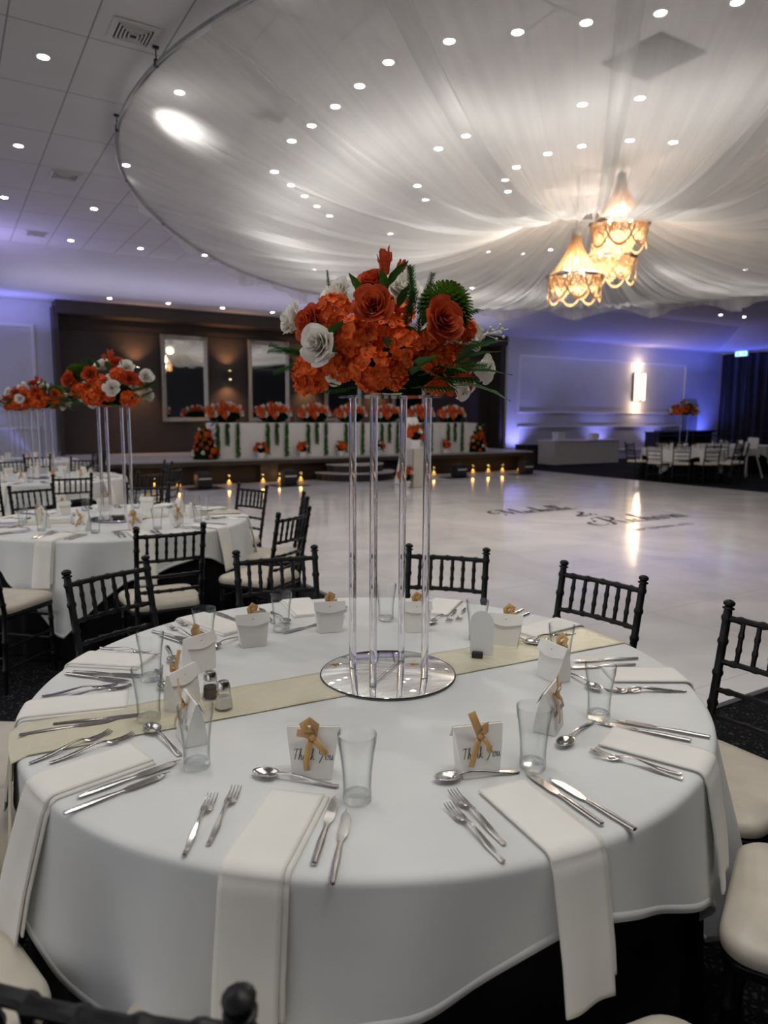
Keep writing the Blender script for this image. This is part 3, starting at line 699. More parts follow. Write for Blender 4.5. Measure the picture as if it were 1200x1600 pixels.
for phi,r,l,tw in ((79,1.19,'black bamboo-style chair behind near table, directly left of the rods',3),(111,1.30,'black bamboo-style chair at the back left of near table',3),(43,1.22,'black bamboo-style chair behind near table, just right of the rods',0),(8,1.14,'black bamboo-style chair at back right of near table before white floor',0),(-33.9,1.27,'black bamboo-style chair at right edge of near table, backrest cut by frame',33.9),(-64,1.42,'black chair at lower right of near table, only cream seat showing',0),(-100,1.45,'black chair at very front of near table, seat tip at frame bottom',0),(-133.8,1.30,'black chair closest to camera, blurred top rail at bottom left',0),(144,1.38,'black bamboo-style chair at far left of near table, backrest at frame edge',0),(168,1.36,'black chair at left of near table, cream seat corner above another',0),(-165.5,1.43,'black chair at lower left of near table, cream seat under napkins',0)):
    seat_at(T1,phi,r,l,'chairs around the nearest table',tw)
for phi,r,l in ((-91,1.50,'black chair at front of second table facing it, full backrest visible'),(-133,1.45,'black chair at front left of second table with large cream seat'),(-57,1.48,'black chair at front right of second table near white floor'),(-21,1.33,'black chair right of second table, backrest edge on'),(20,1.25,'black chair behind right side of second table near stage'),(66,1.1,'black chair behind second table, left of the rear right one'),(109,1.33,'black chair behind second table at left'),(150,1.35,'black chair at left side of second table, mostly out of frame'),(185,1.35,'black chair at left edge of second table, out of frame mostly')):
    seat_at(T2,phi,r,l,'chairs around the second table')
for phi,r,l in ((-87,1.64,'black chair at front of third table, centre'),(-60,1.75,'black chair at front right of third table'),(-36,1.6,'black chair right of third table before stage front'),(-118,1.5,'black chair at front left of third table'),(0,1.45,'black chair at right side of third table'),(64,1.5,'black chair behind third table at right'),(100,1.4,'black chair behind third table at left')):
    seat_at(T3,phi,r,l,'chairs around the third table')
for phi,r,l in ((-84,1.34,'black chair at front of farthest left table'),(-40,1.4,'black chair at right of farthest left table'),(10,1.35,'black chair right of farthest left table near stage')):
    seat_at(T4,phi,r,l,'chairs around the farthest left table')
for phi,l in ((-170,'black chair leftmost at the far right table'),(-145,'black chair second from left at the far right table'),(-118,'black chair at front of far right table, left of centre'),(-88,'black chair at front of far right table, right of centre'),(-60,'black chair at front right of far right table'),(-30,'black chair at right side of far right table'),(160,'black chair behind left side of far right table'),(40,'black chair behind far right table')):
    seat_at(T5,phi,1.42,l,'chairs around the far right table',3)
for phi,l in ((-60,'black chair at the farthest right table, front'),(-160,'black chair at the farthest right table, left')):
    seat_at(T6,phi,1.4,l,'chairs around the farthest right table')

# ================================================================ TABLES
TR=.915; TZ=.75
def sq(th,th0,s):
    a=(th-th0+45)%90-45; return s/math.cos(rad(a))
def hemL(th,th0,s):
    x=(th-th0+180)%360-180
    return min(sq(th,th0,s),s*1.36)+.034*math.exp(-((x+14)/7)**2)+.012*math.sin(rad(th)*13+1)
def side_r(th,d,th0):
    a=abs((th-th0+45)%90-45)/45      # 0 side centre .. 1 corner
    f=math.sin(rad(th)*15+1.1)*.075+math.sin(rad(th)*9+2.4)*.055+math.sin(rad(th)*27)*.03
    return TR+.008+.05*d+d*(.55+.8*a)*(f+.05)
def cloth(C,th0,s,label,group,nm='tablecloth',sd=1):
    b=MB(); nr=44; top=12
    def fn(u,v):
        th=u*360; j=v*nr; a=rad(th)
        if j<=top:
            r=(TR-.012)*j/top; w=.0009*math.sin(5*r+3*math.cos(a))*0; return (r*math.cos(a),r*math.sin(a),TZ+.002+w)
        L_=hemL(th,th0,s); drop=L_-TR
        k=(j-top)/(nr-top)
        if k<.12:
            q=k/.12*PI/2; r=TR-.012+.02*math.sin(q); z=TZ+.002-.014*(1-math.cos(q)); return (r*math.cos(a),r*math.sin(a),z)
        d=(k-.12)/.88*(drop-.014); r=side_r(th,d,th0)+.0
        return (r*math.cos(a),r*math.sin(a),TZ-.012-d)
    b.grid(fn,300,nr,True); o=b.build(nm,M['cloth'],solid=.0018); o.location=(C[0],C[1],0); tag(o,label,'tablecloth',group)
    # stitched hem as a part
    b=MB()
    def hem(u,v):
        th=u*360; a=rad(th); L_=hemL(th,th0,s); d=L_-TR-.014-.018*(1-v); r=side_r(th,d,th0)+.0008
        return (r*math.cos(a),r*math.sin(a),TZ-.012-d)
    b.grid(hem,300,1,True); b.build('stitched_hem',M['cloth'],o,solid=.0009)
    return o
def skirt(C,label,group):
    def fn(u,v):
        a=u*2*PI; r=TR-.02+.02*(1-v)+ (1-v)*.03*math.sin(18*a)+.012*math.sin(41*a)*(1-v)
        return (r*math.cos(a),r*math.sin(a),.01+v*.725)
    o=MB().grid(fn,280,6,True).build('underskirt',M['blackcloth']); o.location=(C[0],C[1],0); tag(o,label,'table skirt',group)
def table(C,label,group):
    t=empty('round_table',(C[0],C[1],0)); MB().lathe([(0,.715),(.88,.715),(.90,.72),(.90,.742),(.88,.748),(0,.748)],48).build('tabletop',M['brown'],t)
    for k in range(4):
        a=PI/4+k*PI/2; MB().tube([(.5*math.cos(a),.5*math.sin(a),.01),(.45*math.cos(a),.45*math.sin(a),.715)],.018,8).build('leg',M['dark'],t)
    tag(t,label,'table',group)
NM=('nearest','second','third','farthest left','far right','farthest right')
for i,(C,th0) in enumerate(((T1,-98),(T2,-76),(T3,-80),(T4,-80),(T5,-125),(T6,-120))):
    n=NM[i]
    cloth(C,th0,1.070 if i==0 else 1.085,'white square cloth draped over the %s round table'%n,'white tablecloths')
    skirt(C,'black floor length underskirt below the white cloth of the %s table'%n,'black underskirts')
    table(C,'round banquet table hidden under the cloths of the %s table'%n,'round tables')

# runners
def runner(C,p0,p1,w,label,hang0=.5,hang1=.3):
    """satin strip across the table from edge p0 to edge p1 (local xy), falling over both edges"""
    p0=Vector(p0);p1=Vector(p1);d=(p1-p0).normalized();n=Vector((-d.y,d.x))
    L_=(p1-p0).length
    def fn(u,v):
        s=-hang0+u*(L_+hang0+hang1); o_=(v-.5)*w
        base=p0+d*max(0,min(L_,s))+n*o_
        if 0<=s<=L_:
            # trim the ends to the round edge
            q=base; R_=TR+.006
            if q.length>R_: q=q.normalized()*R_
            z=TZ+.0066+.0006*math.sin(31*s+9*v)
            return (q.x,q.y,z)
        e=(p0 if s<0 else p1)+n*o_; q=e.normalized(); dd=-s if s<0 else s-L_
        th=math.degrees(math.atan2(q.y,q.x)); r=TR+.02+.05*dd+.02*math.sin(v*9)*dd
        r=max(r,side_r(th,dd,-98)+.01)
        return (q.x*r,q.y*r,TZ-.004-dd)
    o=MB().grid(fn,120,16).build('table_runner',M['satin'],solid=.0012); o.location=(C[0],C[1],0); tag(o,label,'table runner'); return o
def circ(p,d,sgn):
    # point on the table edge circle along the direction d from p
    b_=p.dot(d); c_=p.length_squared-TR*TR; return p+d*(-b_+sgn*math.sqrt(b_*b_-c_))
mid=Vector((1.06-T1[0],1.70-T1[1])); dr=Vector((1.72,-.135)).normalized()
runner(T1,circ(mid,dr,-1),circ(mid,dr,1),.19,'champagne satin runner across the nearest table, under the mirror disc',.62,.3)
runner(T2,circ(Vector((.0,.05)),dr,-1),circ(Vector((0,.05)),dr,1),.19,'pale satin runner across the second table')

# ================================================================ TABLEWARE PROTOTYPES
def profile_strip(b,st,th):
    """flat swept blade: st = list of (x, half width, z)"""
    vs=[];n=len(st)
    for x,w,z in st: vs+=[(x,-w,z),(x,w,z),(x,w*.72,z+th),(x,-w*.72,z+th)]
    fs=[]
    for i in range(n-1):
        for k in range(4): fs.append((4*i+k,4*i+(k+1)%4,4*i+4+(k+1)%4,4*i+4+k))
    fs+=[(3,2,1,0),(4*n-4,4*n-3,4*n-2,4*n-1)]; b.add(vs,fs)
def make_fork():
    t=empty('dinner_fork'); b=MB()
    h=[(-.095,.0035,.002),(-.092,.0052,.001),(-.07,.0055,.0015),(-.045,.0070,.004),(-.02,.0050,.008),(.005,.0032,.012),(.025,.0028,.011),(.032,.0040,.009)]
    profile_strip(b,h,.0032); b.build('handle',M['steel'],t,bevel=.0006)
    b=MB(); hd=[(.031,.0040,.009),(.036,.0078,.0075),(.042,.0112,.0055),(.050,.0122,.0040),(.056,.0122,.0035)]; profile_strip(b,hd,.0018)
    for k in range(4):
        y=(-.0098+k*.00653); b.M=Matrix.Translation((0,y,0)); profile_strip(b,[(.055,.0022,.0035),(.07,.0018,.003),(.085,.0015,.0045),(.098,.0008,.0085)],.0016)
    b.M=Matrix.Identity(4); b.build('tines',M['steel'],t); return t
def make_knife():
    t=empty('table_knife'); b=MB(); b.tube([(-.11,0,.004),(-.108,0,.004),(-.09,0,.004),(-.05,0,.0045),(-.02,0,.0045),(.004,0,.004),(.008,0,.004)],[.003,.0062,.0064,.0070,.0058,.0046,.0044],10,True,.55); b.build('handle',M['steel'],t)
    b=MB(); n=14; vs=[];fs=[]
    for i in range(n+1):
        u=i/n; x=.008+.105*u; top=.0045+.0045*min(1,u*6); bot=-(.0045+.006*min(1,u*5)); 
        if u>.7: q=(u-.7)/.3; top=.009*(1-q*q*.9); bot=-.0105*(1-q**1.3)-.0*q+.006*q
        if u>=1: top=.0015;bot=.0008
        vs+=[(x,bot,.0042),(x,top,.0036),(x,top,.0052)]
    for i in range(n):
        for k in range(3): fs.append((3*i+k,3*i+(k+1)%3,3*i+3+(k+1)%3,3*i+3+k))
    fs+=[(2,1,0),(3*n,3*n+1,3*n+2)]; b.add(vs,fs); b.build('blade',M['steel'],t,smooth=False); return t
def make_spoon():
    t=empty('dessert_spoon'); b=MB()
    profile_strip(b,[(-.095,.003,.002),(-.092,.0068,.001),(-.08,.0078,.0012),(-.05,.0055,.005),(-.02,.0036,.010),(.01,.0028,.0135),(.03,.0028,.0125),(.041,.0042,.0105)],.003); b.build('handle',M['steel'],t,bevel=.0006)
    b=MB()
    def bowl(u,v):
        a=2*PI*u; r=v; x=.066+.030*r*math.cos(a); y=.0195*r*math.sin(a)*(1+.10*math.cos(a+PI)); z=.0010+.0105*r*r
        return (x,y,z)
    b.grid(bowl,28,8,True); b.build('bowl',M['steel'],t,solid=.0014); return t
def make_tumbler():
    t=empty('glass_tumbler')
    o=[(.0265,0),(.0285,.004),(.0275,.03),(.029,.06),(.0335,.10),(.0375,.122),(.0385,.138)]
    i=[(.0368,.138),(.0358,.121),(.0318,.10),(.0272,.06),(.0258,.03),(.0250,.016)]
    b=MB(); b.lathe([(.0284,.010)]+o[2:]+[(.0380,.1395)]+i,32); v0=len(b.f); b.f=[f for f in b.f if len(f)==4]; b.build('glass_body',M['glass'],t)
    MB().lathe([(0,0),(.0255,0),(.0285,.003),(.0284,.0105),(.0248,.0165),(.018,.0125),(0,.0115)],32).build('thick_base',M['glassbase'],t); return t
def ribbon_strip(b,pts,w,nrm=None):
    pts=[Vector(p) for p in pts]; n=len(pts); vs=[]
    for i,p in enumerate(pts):
        d=(pts[min(i+1,n-1)]-pts[max(i-1,0)]).normalized(); nn=Vector(nrm[i] if isinstance(nrm,list) else (nrm or (0,-1,0)))
        s=d.cross(nn); s=s.normalized() if s.length>1e-6 else Vector((1,0,0))
        vs+=[p+s*w/2,p-s*w/2]
    b.add(vs,[(2*i,2*i+1,2*i+3,2*i+2) for i in range(n-1)])
def make_box(write,style):
    t=empty('favour_box'); H_=.105; wb,db,wt,dt=.040,.027,.056,.0025
    b=MB(); n=6; vs=[]
    for i in range(n+1):
        u=i/n; w=wb+(wt-wb)*u; d=db*(1-u)+dt*u+ .006*math.sin(PI*u)*(.6); z=H_*u
        vs+=[(-w,-d,z),(w,-d,z),(w,d,z),(-w,d,z)]
    fs=[(3,2,1,0),(4*n,4*n+1,4*n+2,4*n+3)]+[(4*i+k,4*i+(k+1)%4,4*i+4+(k+1)%4,4*i+4+k) for i in range(n) for k in range(4)]
    b.add(vs,fs); body=b.build('box_body',M['card'],t,smooth=False)
    # folded flap over the back face
    b=MB(); b.add([(-wt,.004,H_+.001),(wt,.004,H_+.001),(wt+.001,.017,H_-.026),(.014,.0215,H_-.036),(-.014,.0215,H_-.036),(-wt-.001,.017,H_-.026)],[(0,1,2,3,4,5)]); b.build('folded_flap',M['card'],t,smooth=False,solid=.001)
    if write:
        for txt,x0,wd in (('Thank',-.042,.046),('You',.012,.032)):
            vs,fs,w=script_text(txt if style!=1 else txt.replace('T','T'),.022,.0011,.0017,.15); k=wd/w; b=MB()
            def onface(v,x0=x0,k=k):
                x=x0+v[0]*k; z=.041+v[1]; u=z/H_; d=db*(1-u)+dt*u+.0036*math.sin(PI*u); return (x,-d-.0008,z)
            b.add([onface(v) for v in vs],fs); o=b.build('lettering',M['ink'],body,smooth=False)
    y0=-.0125; kz=.088
    b=MB()
    if style==0:
        ribbon_strip(b,[(0,y0,kz),(-.012,y0-.012,kz+.018),(-.018,y0-.014,kz+.032),(-.006,y0-.012,kz+.040),(.006,y0-.006,kz+.028),(0,y0,kz)],.018)
        ribbon_strip(b,[(0,y0-.003,kz),(-.015,y0-.010,kz+.010),(-.032,y0-.008,kz+.012)],.016)
        ribbon_strip(b,[(0,y0-.003,kz),(-.008,y0-.014,kz-.02),(-.012,y0-.020,kz-.045),(-.010,y0-.020,kz-.066)],.013)
        ribbon_strip(b,[(0,y0-.003,kz),(.014,y0-.012,kz-.014),(.030,y0-.016,kz-.032)],.013)
    else:
        ribbon_strip(b,[(0,y0-.002,kz),(-.010,y0-.010,kz+.022),(-.024,y0-.010,kz+.056)],.017)
        ribbon_strip(b,[(0,y0-.002,kz),(.008,y0-.012,kz+.012),(.010,y0-.012,kz+.028),(-.002,y0-.008,kz+.020),(0,y0,kz)],.013)
        ribbon_strip(b,[(0,y0-.003,kz),(-.012,y0-.014,kz-.02),(-.022,y0-.020,kz-.044),(-.026,y0-.020,kz-.060)],.013)
        ribbon_strip(b,[(0,y0-.003,kz),(.012,y0-.014,kz-.014),(.018,y0-.018,kz-.034)],.011)
    b.ball((0,y0-.006,kz),.0065,8,6,(1.1,.8,1)); 
    b.tube([(0,y0-.004,kz),(0,.004,kz+.004),(0,.012,kz)],.0035,6)
    b.build('ribbon_bow',M['ribbon'],t,solid=.0006)
    MB().lathe([(0,0),(.004,0),(.004,.0012),(0,.0012)],10,(.008,-.0128,kz)).build('ribbon_hole',M['dark'],t) if False else None
    return t
fork=make_fork(); knife=make_knife(); spoon=make_spoon(); tumbler=make_tumbler()
boxes=[make_box(True,0),make_box(True,1)]
SURF=TZ+.0045
def lay(proto,tip,end,label,cat,group,dz=0,C=T1):
    p=at(tip[0],tip[1],SURF+.004); q=at(end[0],end[1],SURF+.004); m=(p+q)/2
    return place(proto,(m.x,m.y,SURF+dz),math.atan2(p.y-q.y,p.x-q.x),label,cat,group,USED)
def drape(th,path,mid):
    pass
def napkin(C,th,r0,zend,label,group,w=.112,twist=0,th0=-98,dr_=0):
    """folded napkin from radius r0 out over the table edge down to zend; th in degrees; local +x is radial"""
    t=empty('napkin',(C[0],C[1],0),rad(th)); tag(t,label,'napkin',group)
    def lay_(off,lift,xe,ze,nm):
        b=MB(); P=[]; z0=TZ+.006+lift; n=10
        for i in range(n+1): P.append((r0+(TR-.012-r0)*i/n+ (0.004 if lift else 0)*(1-i/n)*0,z0))
        for i in range(1,7): q=i/6*PI/2; P.append((TR-.012+(.020+lift)*math.sin(q),z0-(.016)*(1-math.cos(q))))
        nz=14; zs=z0-.016
        for i in range(1,nz+1):
            d=(zs-ze)*i/nz
            rr_=max(side_r(th+k_,d,th0) for k_ in (-4,-2,0,2,4))
            P.append((max(TR+.008,rr_-.0)+.004+lift+.012*min(1,d*6),zs-d))
        def f(u,v):
            j=u*(len(P)-1); i=int(min(len(P)-2,j)); fr=j-i
            x=P[i][0]+(P[i+1][0]-P[i][0])*fr; z=P[i][1]+(P[i+1][1]-P[i][1])*fr
            y=(v-.5)*w+off+twist*(x-r0)*.3+ (dr_*max(0,TZ-z))
            # follow the round rim: outer parts of the strip reach the edge sooner
            sx=y*y/(2*TR) if i>=n-1 else y*y/(2*TR)*(max(0,(x-r0))/(TR-r0))
            wv=.006*math.sin(v*5+1)*min(1,max(0,(TZ-z)*4))
            return (x-sx+wv,y,z)
        b.grid(f,60,12); return b.build(nm,M['napkin'],t,solid=.0042)
    lay_(0,.0046,0,zend,'top_layer'); lay_(.010,.0,0,zend+.03,'under_layer')
    return t

PL=['front left','front right','lower right','middle right','upper right','back right','back centre','back left','upper left','middle left','lower left']
GLs=[(558,1250),(832,1199),(935,1121),(875,1046),(745,1000),(603,969),(440,985),(320,1015),(237,1062),(233,1127),(308,1198)]
BXs=[(490,1208,0,0),(745,1205,1,-14),(857,1137,1,-62),(865,1060,0,-118),(790,1007,0,-162),(650,985,0,172),(515,985,0,165),(395,1007,0,158),(312,1045,0,126),(285,1105,1,112),(300,1155,1,60)]
NAP=[(-132.6,.675,.49),(-97.2,.69,.495),(-66.6,.695,.50),(-31.2,.70,.55),(5.5,.66,.62),(38.5,.68,.62),(79,.66,.62),(107,.62,.62),(140.3,.69,.60),(165.3,.665,.52),(-167,.70,.47)]
for i,(x,y) in enumerate(GLs):
    p=at(x,y,TZ+.004); place(tumbler,(p.x,p.y,TZ+.004),0,'clear empty tumbler at the %s place of the nearest table'%PL[i],'glass','tumblers on the nearest table',USED)
camrz=-YAW
for i,(x,y,k,a) in enumerate(BXs):
    p=at(x,y,TZ+.004); place(boxes[k],(p.x,p.y,TZ+.004),camrz+rad(-a if False else a*-1),'white favour box with gold ribbon at the %s place of the nearest table'%PL[i],'gift box','favour boxes on the nearest table',USED)
for i,(th,r0,ze) in enumerate(NAP):
    napkin(T1,th,r0,ze,'folded ivory napkin hanging over the edge at the %s place, nearest table'%PL[i],'napkins on the nearest table',dr_=0)
CUT={0:dict(f=[(335,1238,284,1342),(372,1227,322,1325)],k=[(524,1248,492,1343),(542,1270,519,1375)],s=[(397,1208,528,1227)]),
1:dict(f=[(702,1232,796,1325),(697,1254,793,1351)],k=[(830,1211,933,1282),(866,1219,985,1291)],s=[(689,1218,802,1205)]),
2:dict(f=[(930,1178,1058,1207),(917,1170,1083,1221)],k=[(934,1128,1076,1156),(964,1125,1104,1150)],s=[(881,1163,920,1130)]),
3:dict(f=[(955,1080,1042,1077),(972,1079,1066,1079)],k=[(897,1033,994,1028),(893,1043,987,1038)],s=[(928,1075,885,1050)]),
4:dict(f=[(834,1003,900,989),(822,1000,880,990)],k=[(792,971,815,962),(786,966,806,957)],s=[(826,1004,785,994)]),
5:dict(f=[(701,970,712,952),(716,968,727,950)],k=[(628,965,640,948)],s=[(668,977,700,955)]),
6:dict(f=[(533,965,540,950)],k=[(406,949,427,973),(464,983,495,975)],s=[(455,978,420,952)]),
7:dict(f=[(270,981,297,993),(288,975,310,985)],k=[(347,960,374,970),(343,966,370,974)],s=[(338,1010,372,996)]),
8:dict(f=[(217,1019,172,1013),(225,1022,190,1018)],k=[(302,1001,242,987),(297,1008,262,996)],s=[(272,1035,262,1010)]),
9:dict(f=[(183,1070,65,1087),(200,1073,92,1091)],k=[(210,1055,128,1050),(202,1065,103,1052)],s=[(258,1074,246,1050)]),
10:dict(f=[(175,1143,42,1193),(212,1147,72,1193)],k=[(277,1190,127,1243),(258,1210,107,1268)],s=[(226,1130,288,1184)])}
CUT[9]['k2']=[(217,1117,97,1130),(178,1125,37,1147)]
for i,d in CUT.items():
    pn=PL[i]; nt_='the %s place of the nearest table'%pn
    for j,q in enumerate(d['f']): lay(fork,q[:2],q[2:],'%s steel fork left of napkin at %s'%(('outer','inner')[j],nt_),'fork','forks on the nearest table',.0)
    for j,q in enumerate(d['k']+d.get('k2',[])): lay(knife,q[:2],q[2:],'%s steel knife right of napkin at %s'%(('inner','outer','lower inner','lower outer')[j],nt_),'knife','knives on the nearest table')
    for j,q in enumerate(d['s']): lay(spoon,q[:2],q[2:],'steel dessert spoon above napkin at %s'%nt_,'spoon','spoons on the nearest table')

# salt and pepper
def make_shaker(fill,lab,loc):
    t=empty('shaker',loc); tag(t,lab,'shaker','salt and pepper on the nearest table')
    MB().lathe([(.0,0),(.023,0),(.024,.004),(.019,.045),(.0165,.055),(.0145,.055),(.017,.044),(.0215,.006),(0,.005)],8).build('glass_body',M['glass'],t,smooth=False)
    MB().lathe([(0,.006),(.0205,.006),(.0185,.034),(0,.035)],8).build('contents',M[fill],t,smooth=False)
    MB().lathe([(.0165,.052),(.0185,.054),(.0175,.066),(.013,.074),(0,.076)],20).build('metal_cap',M['steel'],t)
p=at(350,1108,TZ+.006); make_shaker('salt','glass salt shaker with metal cap on satin runner',(p.x,p.y,TZ+.007))
p=at(343,1097,TZ+.006); make_shaker('pepper','glass pepper shaker standing behind the salt shaker',(p.x-.012,p.y+.035,TZ+.007))
# table number card in a black block
p=at(752,1028,TZ+.006); t=empty('table_card',(p.x,p.y,TZ+.007),camrz+rad(-14)); tag(t,'tall blank arched frosted table card in small black stand','table card')
poly=[(-.036,.008),(.036,.008),(.036,.115)]+[(.036*math.cos(a),.115+.036*math.sin(a)) for a in [PI*k/14 for k in range(1,14)]]+[(-.036,.115)]
b=MB(); b.prism(poly,-.0012,.0012); b.v=[(x,z,y) for x,y,z in b.v]; b.build('arched_card',mat('frosted_white_acrylic',(.86,.86,.85),.35,trans=.15),t,smooth=False)
b=MB(); b.box((-.012,-.004,.010),(.034,.022,.020)); b.build('black_stand',M['dark'],t,bevel=.003)

# ================================================================ FLOWERS
def petal_cyl(b,al,half,r0,r1,h0,h1,curl,nu=6,nv=5,wav=0,rg=None):
    def f(u,v):
        x=2*u-1; wd=math.sin(min(1,v*1.15+.12)*PI*.5)*(1-.55*max(0,v-.72)/.28*x*x)
        a=al+x*half*wd; e=1-.28*x*x*v
        rho=r0+(r1-r0)*v**1.4+curl*max(0,v-.6)**1.5*3*(1-.4*x*x); h=h0+(h1-h0)*v*e-curl*max(0,v-.75)*2.2+wav*math.sin(3*x+al*3)*v
        return (rho*math.cos(a),rho*math.sin(a),h)
    b.grid(f,nu,nv)
def rose_mesh(name,m,lod=1,seed=0):
    rg=random.Random(seed); b=MB(); al=0; n=24 if lod else 9
    for i in range(n):
        u=i/(n-1); al+=2.4+rg.uniform(-.2,.2)
        r0=.02+.13*u; r1=.05+.33*u**.9; h1=.46-.13*u**1.4+rg.uniform(-.015,.02); h0=-.02-.14*u; curl=(.02+.11*u*u)
        petal_cyl(b,al,1.6-.62*u,r0,r1,h0,h1,curl,7 if lod else 4,6 if lod else 3,.02*u)
    return b.mesh(name,m)
def hyd_mesh(name,m,lod=1,seed=0):
    rg=random.Random(seed); b=MB(); n=24 if lod else 12
    for i in range(n):
        z=1-1.25*(i+.5)/n; ph=i*2.39996; s=math.sqrt(max(0,1-z*z)); d=Vector((s*math.cos(ph),s*math.sin(ph),z)); rr_=.36+rg.uniform(-.04,.05)
        q=d.to_track_quat('Z','Y'); Mx=Matrix.Translation(d*rr_)@q.to_matrix().to_4x4()@Matrix.Rotation(rg.uniform(0,6),4,'Z')@Matrix.Rotation(rg.uniform(-.35,.35),4,'X')
        b.M=Mx; sc=.175 if lod else .2
        for k in range(4):
            a=k*PI/2+rg.uniform(-.12,.12)
            def f(u,v,a=a):
                x=2*u-1; w=math.sqrt(max(.02,1-((v-.56)/.5)**2))*.56*sc; r=sc*(.06+.98*v); yy=x*w
                zz=.05*sc+.45*sc*v*v*(.6)+.22*sc*x*x*v-.25*sc*max(0,v-.75)
                return (r*math.cos(a)-yy*math.sin(a),r*math.sin(a)+yy*math.cos(a),zz)
            b.grid(f,5 if lod else 2,6 if lod else 3)
    b.M=Matrix.Identity(4); return b.mesh(name,m)
def mum_mesh(name,m):
    b=MB(); n=260
    for i in range(n):
        z=1-1.35*(i+.5)/n; ph=i*2.39996; s=math.sqrt(max(0,1-z*z)); d=Vector((s*math.cos(ph),s*math.sin(ph),z)); q=d.to_track_quat('Z','Y')
        b.M=Matrix.Translation(d*.32)@q.to_matrix().to_4x4()@Matrix.Rotation(.5*(1-z),4,'X')
        def f(u,v):
            x=2*u-1; w=.046*math.sin(PI*(.2+.68*v)); return (x*w,.03*math.sin(v*2)+.05*x*x*.3,.155*v-.02)
        b.grid(f,2,3)
    b.M=Matrix.Identity(4); b.ball((0,0,0),.335,20,12); return b.mesh(name,m)
def leaf_mesh(name,m,w=.24,bend=.25):
    b=MB()
    def f(u,v):
        x=2*u-1; wd=w*math.sin(PI*min(1,v*.98+.01))**.8*(1-.35*v); return (x*wd,v,-bend*v*v+.18*abs(x)*wd+.015*math.sin(v*20)*abs(x))
    b.grid(f,6,10); return b.mesh(name,m)
def fern_mesh(name,m,seed=0):
    rg=random.Random(seed); b=MB(); b.tube([(0,0,0),(0,.35,.03),(.02,.7,.0),(.03,1,-.06)],[.012,.010,.007,.003],5)
    for i in range(26):
        v=.12+.88*i/26; 
        for k in range(5):
            a=k*2*PI/5+i*.7; L_=.17*(1-.55*v)+.03; d=Vector((math.cos(a),.75,math.sin(a))).normalized()*L_; p=Vector((.02*v,v,.02*math.sin(v*3)-.04*v))
            b.tube([p,p+d*.6,p+d],[.009,.007,.001],3,False)
    return b.mesh(name,m)
def palm_mesh(name,m):
    b=MB(); b.tube([(0,0,0),(0,.5,.04),(0,1,-.02)],[.014,.010,.004],5)
    for i in range(9):
        v=.15+.8*i/9
        for s in (-1,1):
            def f(u,w_):
                x=2*u-1; L_=.34*(1-.5*v); c=Vector((s*L_*w_*.8,v+L_*w_*.75,.03-.12*w_*w_)); wd=.045*math.sin(PI*(.06+.9*w_)); return (c.x-wd*x*.7*s,c.y+wd*x*.7,c.z+.02*abs(x))
            b.grid(f,2,6)
    return b.mesh(name,m)
def berry_mesh(name,m):
    rg=random.Random(3); b=MB()
    for i in range(16):
        v=.25+.75*rg.random(); p=Vector((rg.uniform(-.16,.16),v,rg.uniform(-.16,.16))); b.tube([(0,v*.7,0),p],.006,4,False); b.ball(p,.035,7,5)
    b.tube([(0,0,0),(0,1,.02)],.01,5); return b.mesh(name,m)
def bud_mesh(name,m):
    b=MB()
    for k in range(5): petal_cyl(b,k*2.4,1.3,.06+.01*k,.13+.02*k,-.1,.85-.05*k,.01,5,5)
    return b.mesh(name,m)
FM={'rose':[rose_mesh('orange_rose',M['rose'],1,s) for s in (1,2)],'white_rose':[rose_mesh('white_rose',M['wrose'],1,s) for s in (3,4)],
 'hydrangea':[hyd_mesh('hydrangea',M['orange'],1,s) for s in (1,2,3)],'chrysanthemum':[mum_mesh('chrysanthemum',M['mum'])],'leaf':[leaf_mesh('leaf',M['leaf'])],
 'fern_sprig':[fern_mesh('fern',M['fern'])],'palm_leaf':[palm_mesh('palm',M['leaf'])],'berry_sprig':[berry_mesh('berry',M['berry'])],'rose_bud':[bud_mesh('bud',M['rose'])],
 'small_rose':[rose_mesh('small_orange_rose',M['orange'],0,5)],'small_white_rose':[rose_mesh('small_white_rose',M['wrose'],0,6)]}
LABF={'rose':'burnt orange rose','white_rose':'ivory white rose','hydrangea':'bright orange hydrangea head','chrysanthemum':'green pompom chrysanthemum','berry_sprig':'pale cream berry sprig'}
cnt=[0]
def flower(parent,kind,p,d,size,spin=0,name=None):
    cnt[0]+=1; me=FM[kind][cnt[0]%len(FM[kind])]; nm={'white_rose':'rose','small_rose':'rose','small_white_rose':'rose','palm_leaf':'leaf'}.get(kind,kind)
    o=bpy.data.objects.new(nm,me); COL.objects.link(o); o.parent=parent; o.location=p; o.scale=(size,)*3
    ax='Z' if kind in ('rose','white_rose','hydrangea','chrysanthemum','small_rose','small_white_rose','rose_bud') else 'Y'
    q=Vector(d).to_track_quat(ax,'X' if ax=='Y' else 'Y')
    if ax=='Y': q=Vector(d).to_track_quat('Y','Z')
    o.rotation_mode='QUATERNION'
    from mathutils import Quaternion
    o.rotation_quaternion=q@Quaternion((0,0,1) if ax=='Z' else (0,1,0),spin)
    if kind in LABF: o['label']=LABF[kind]
    return o
K=.00172
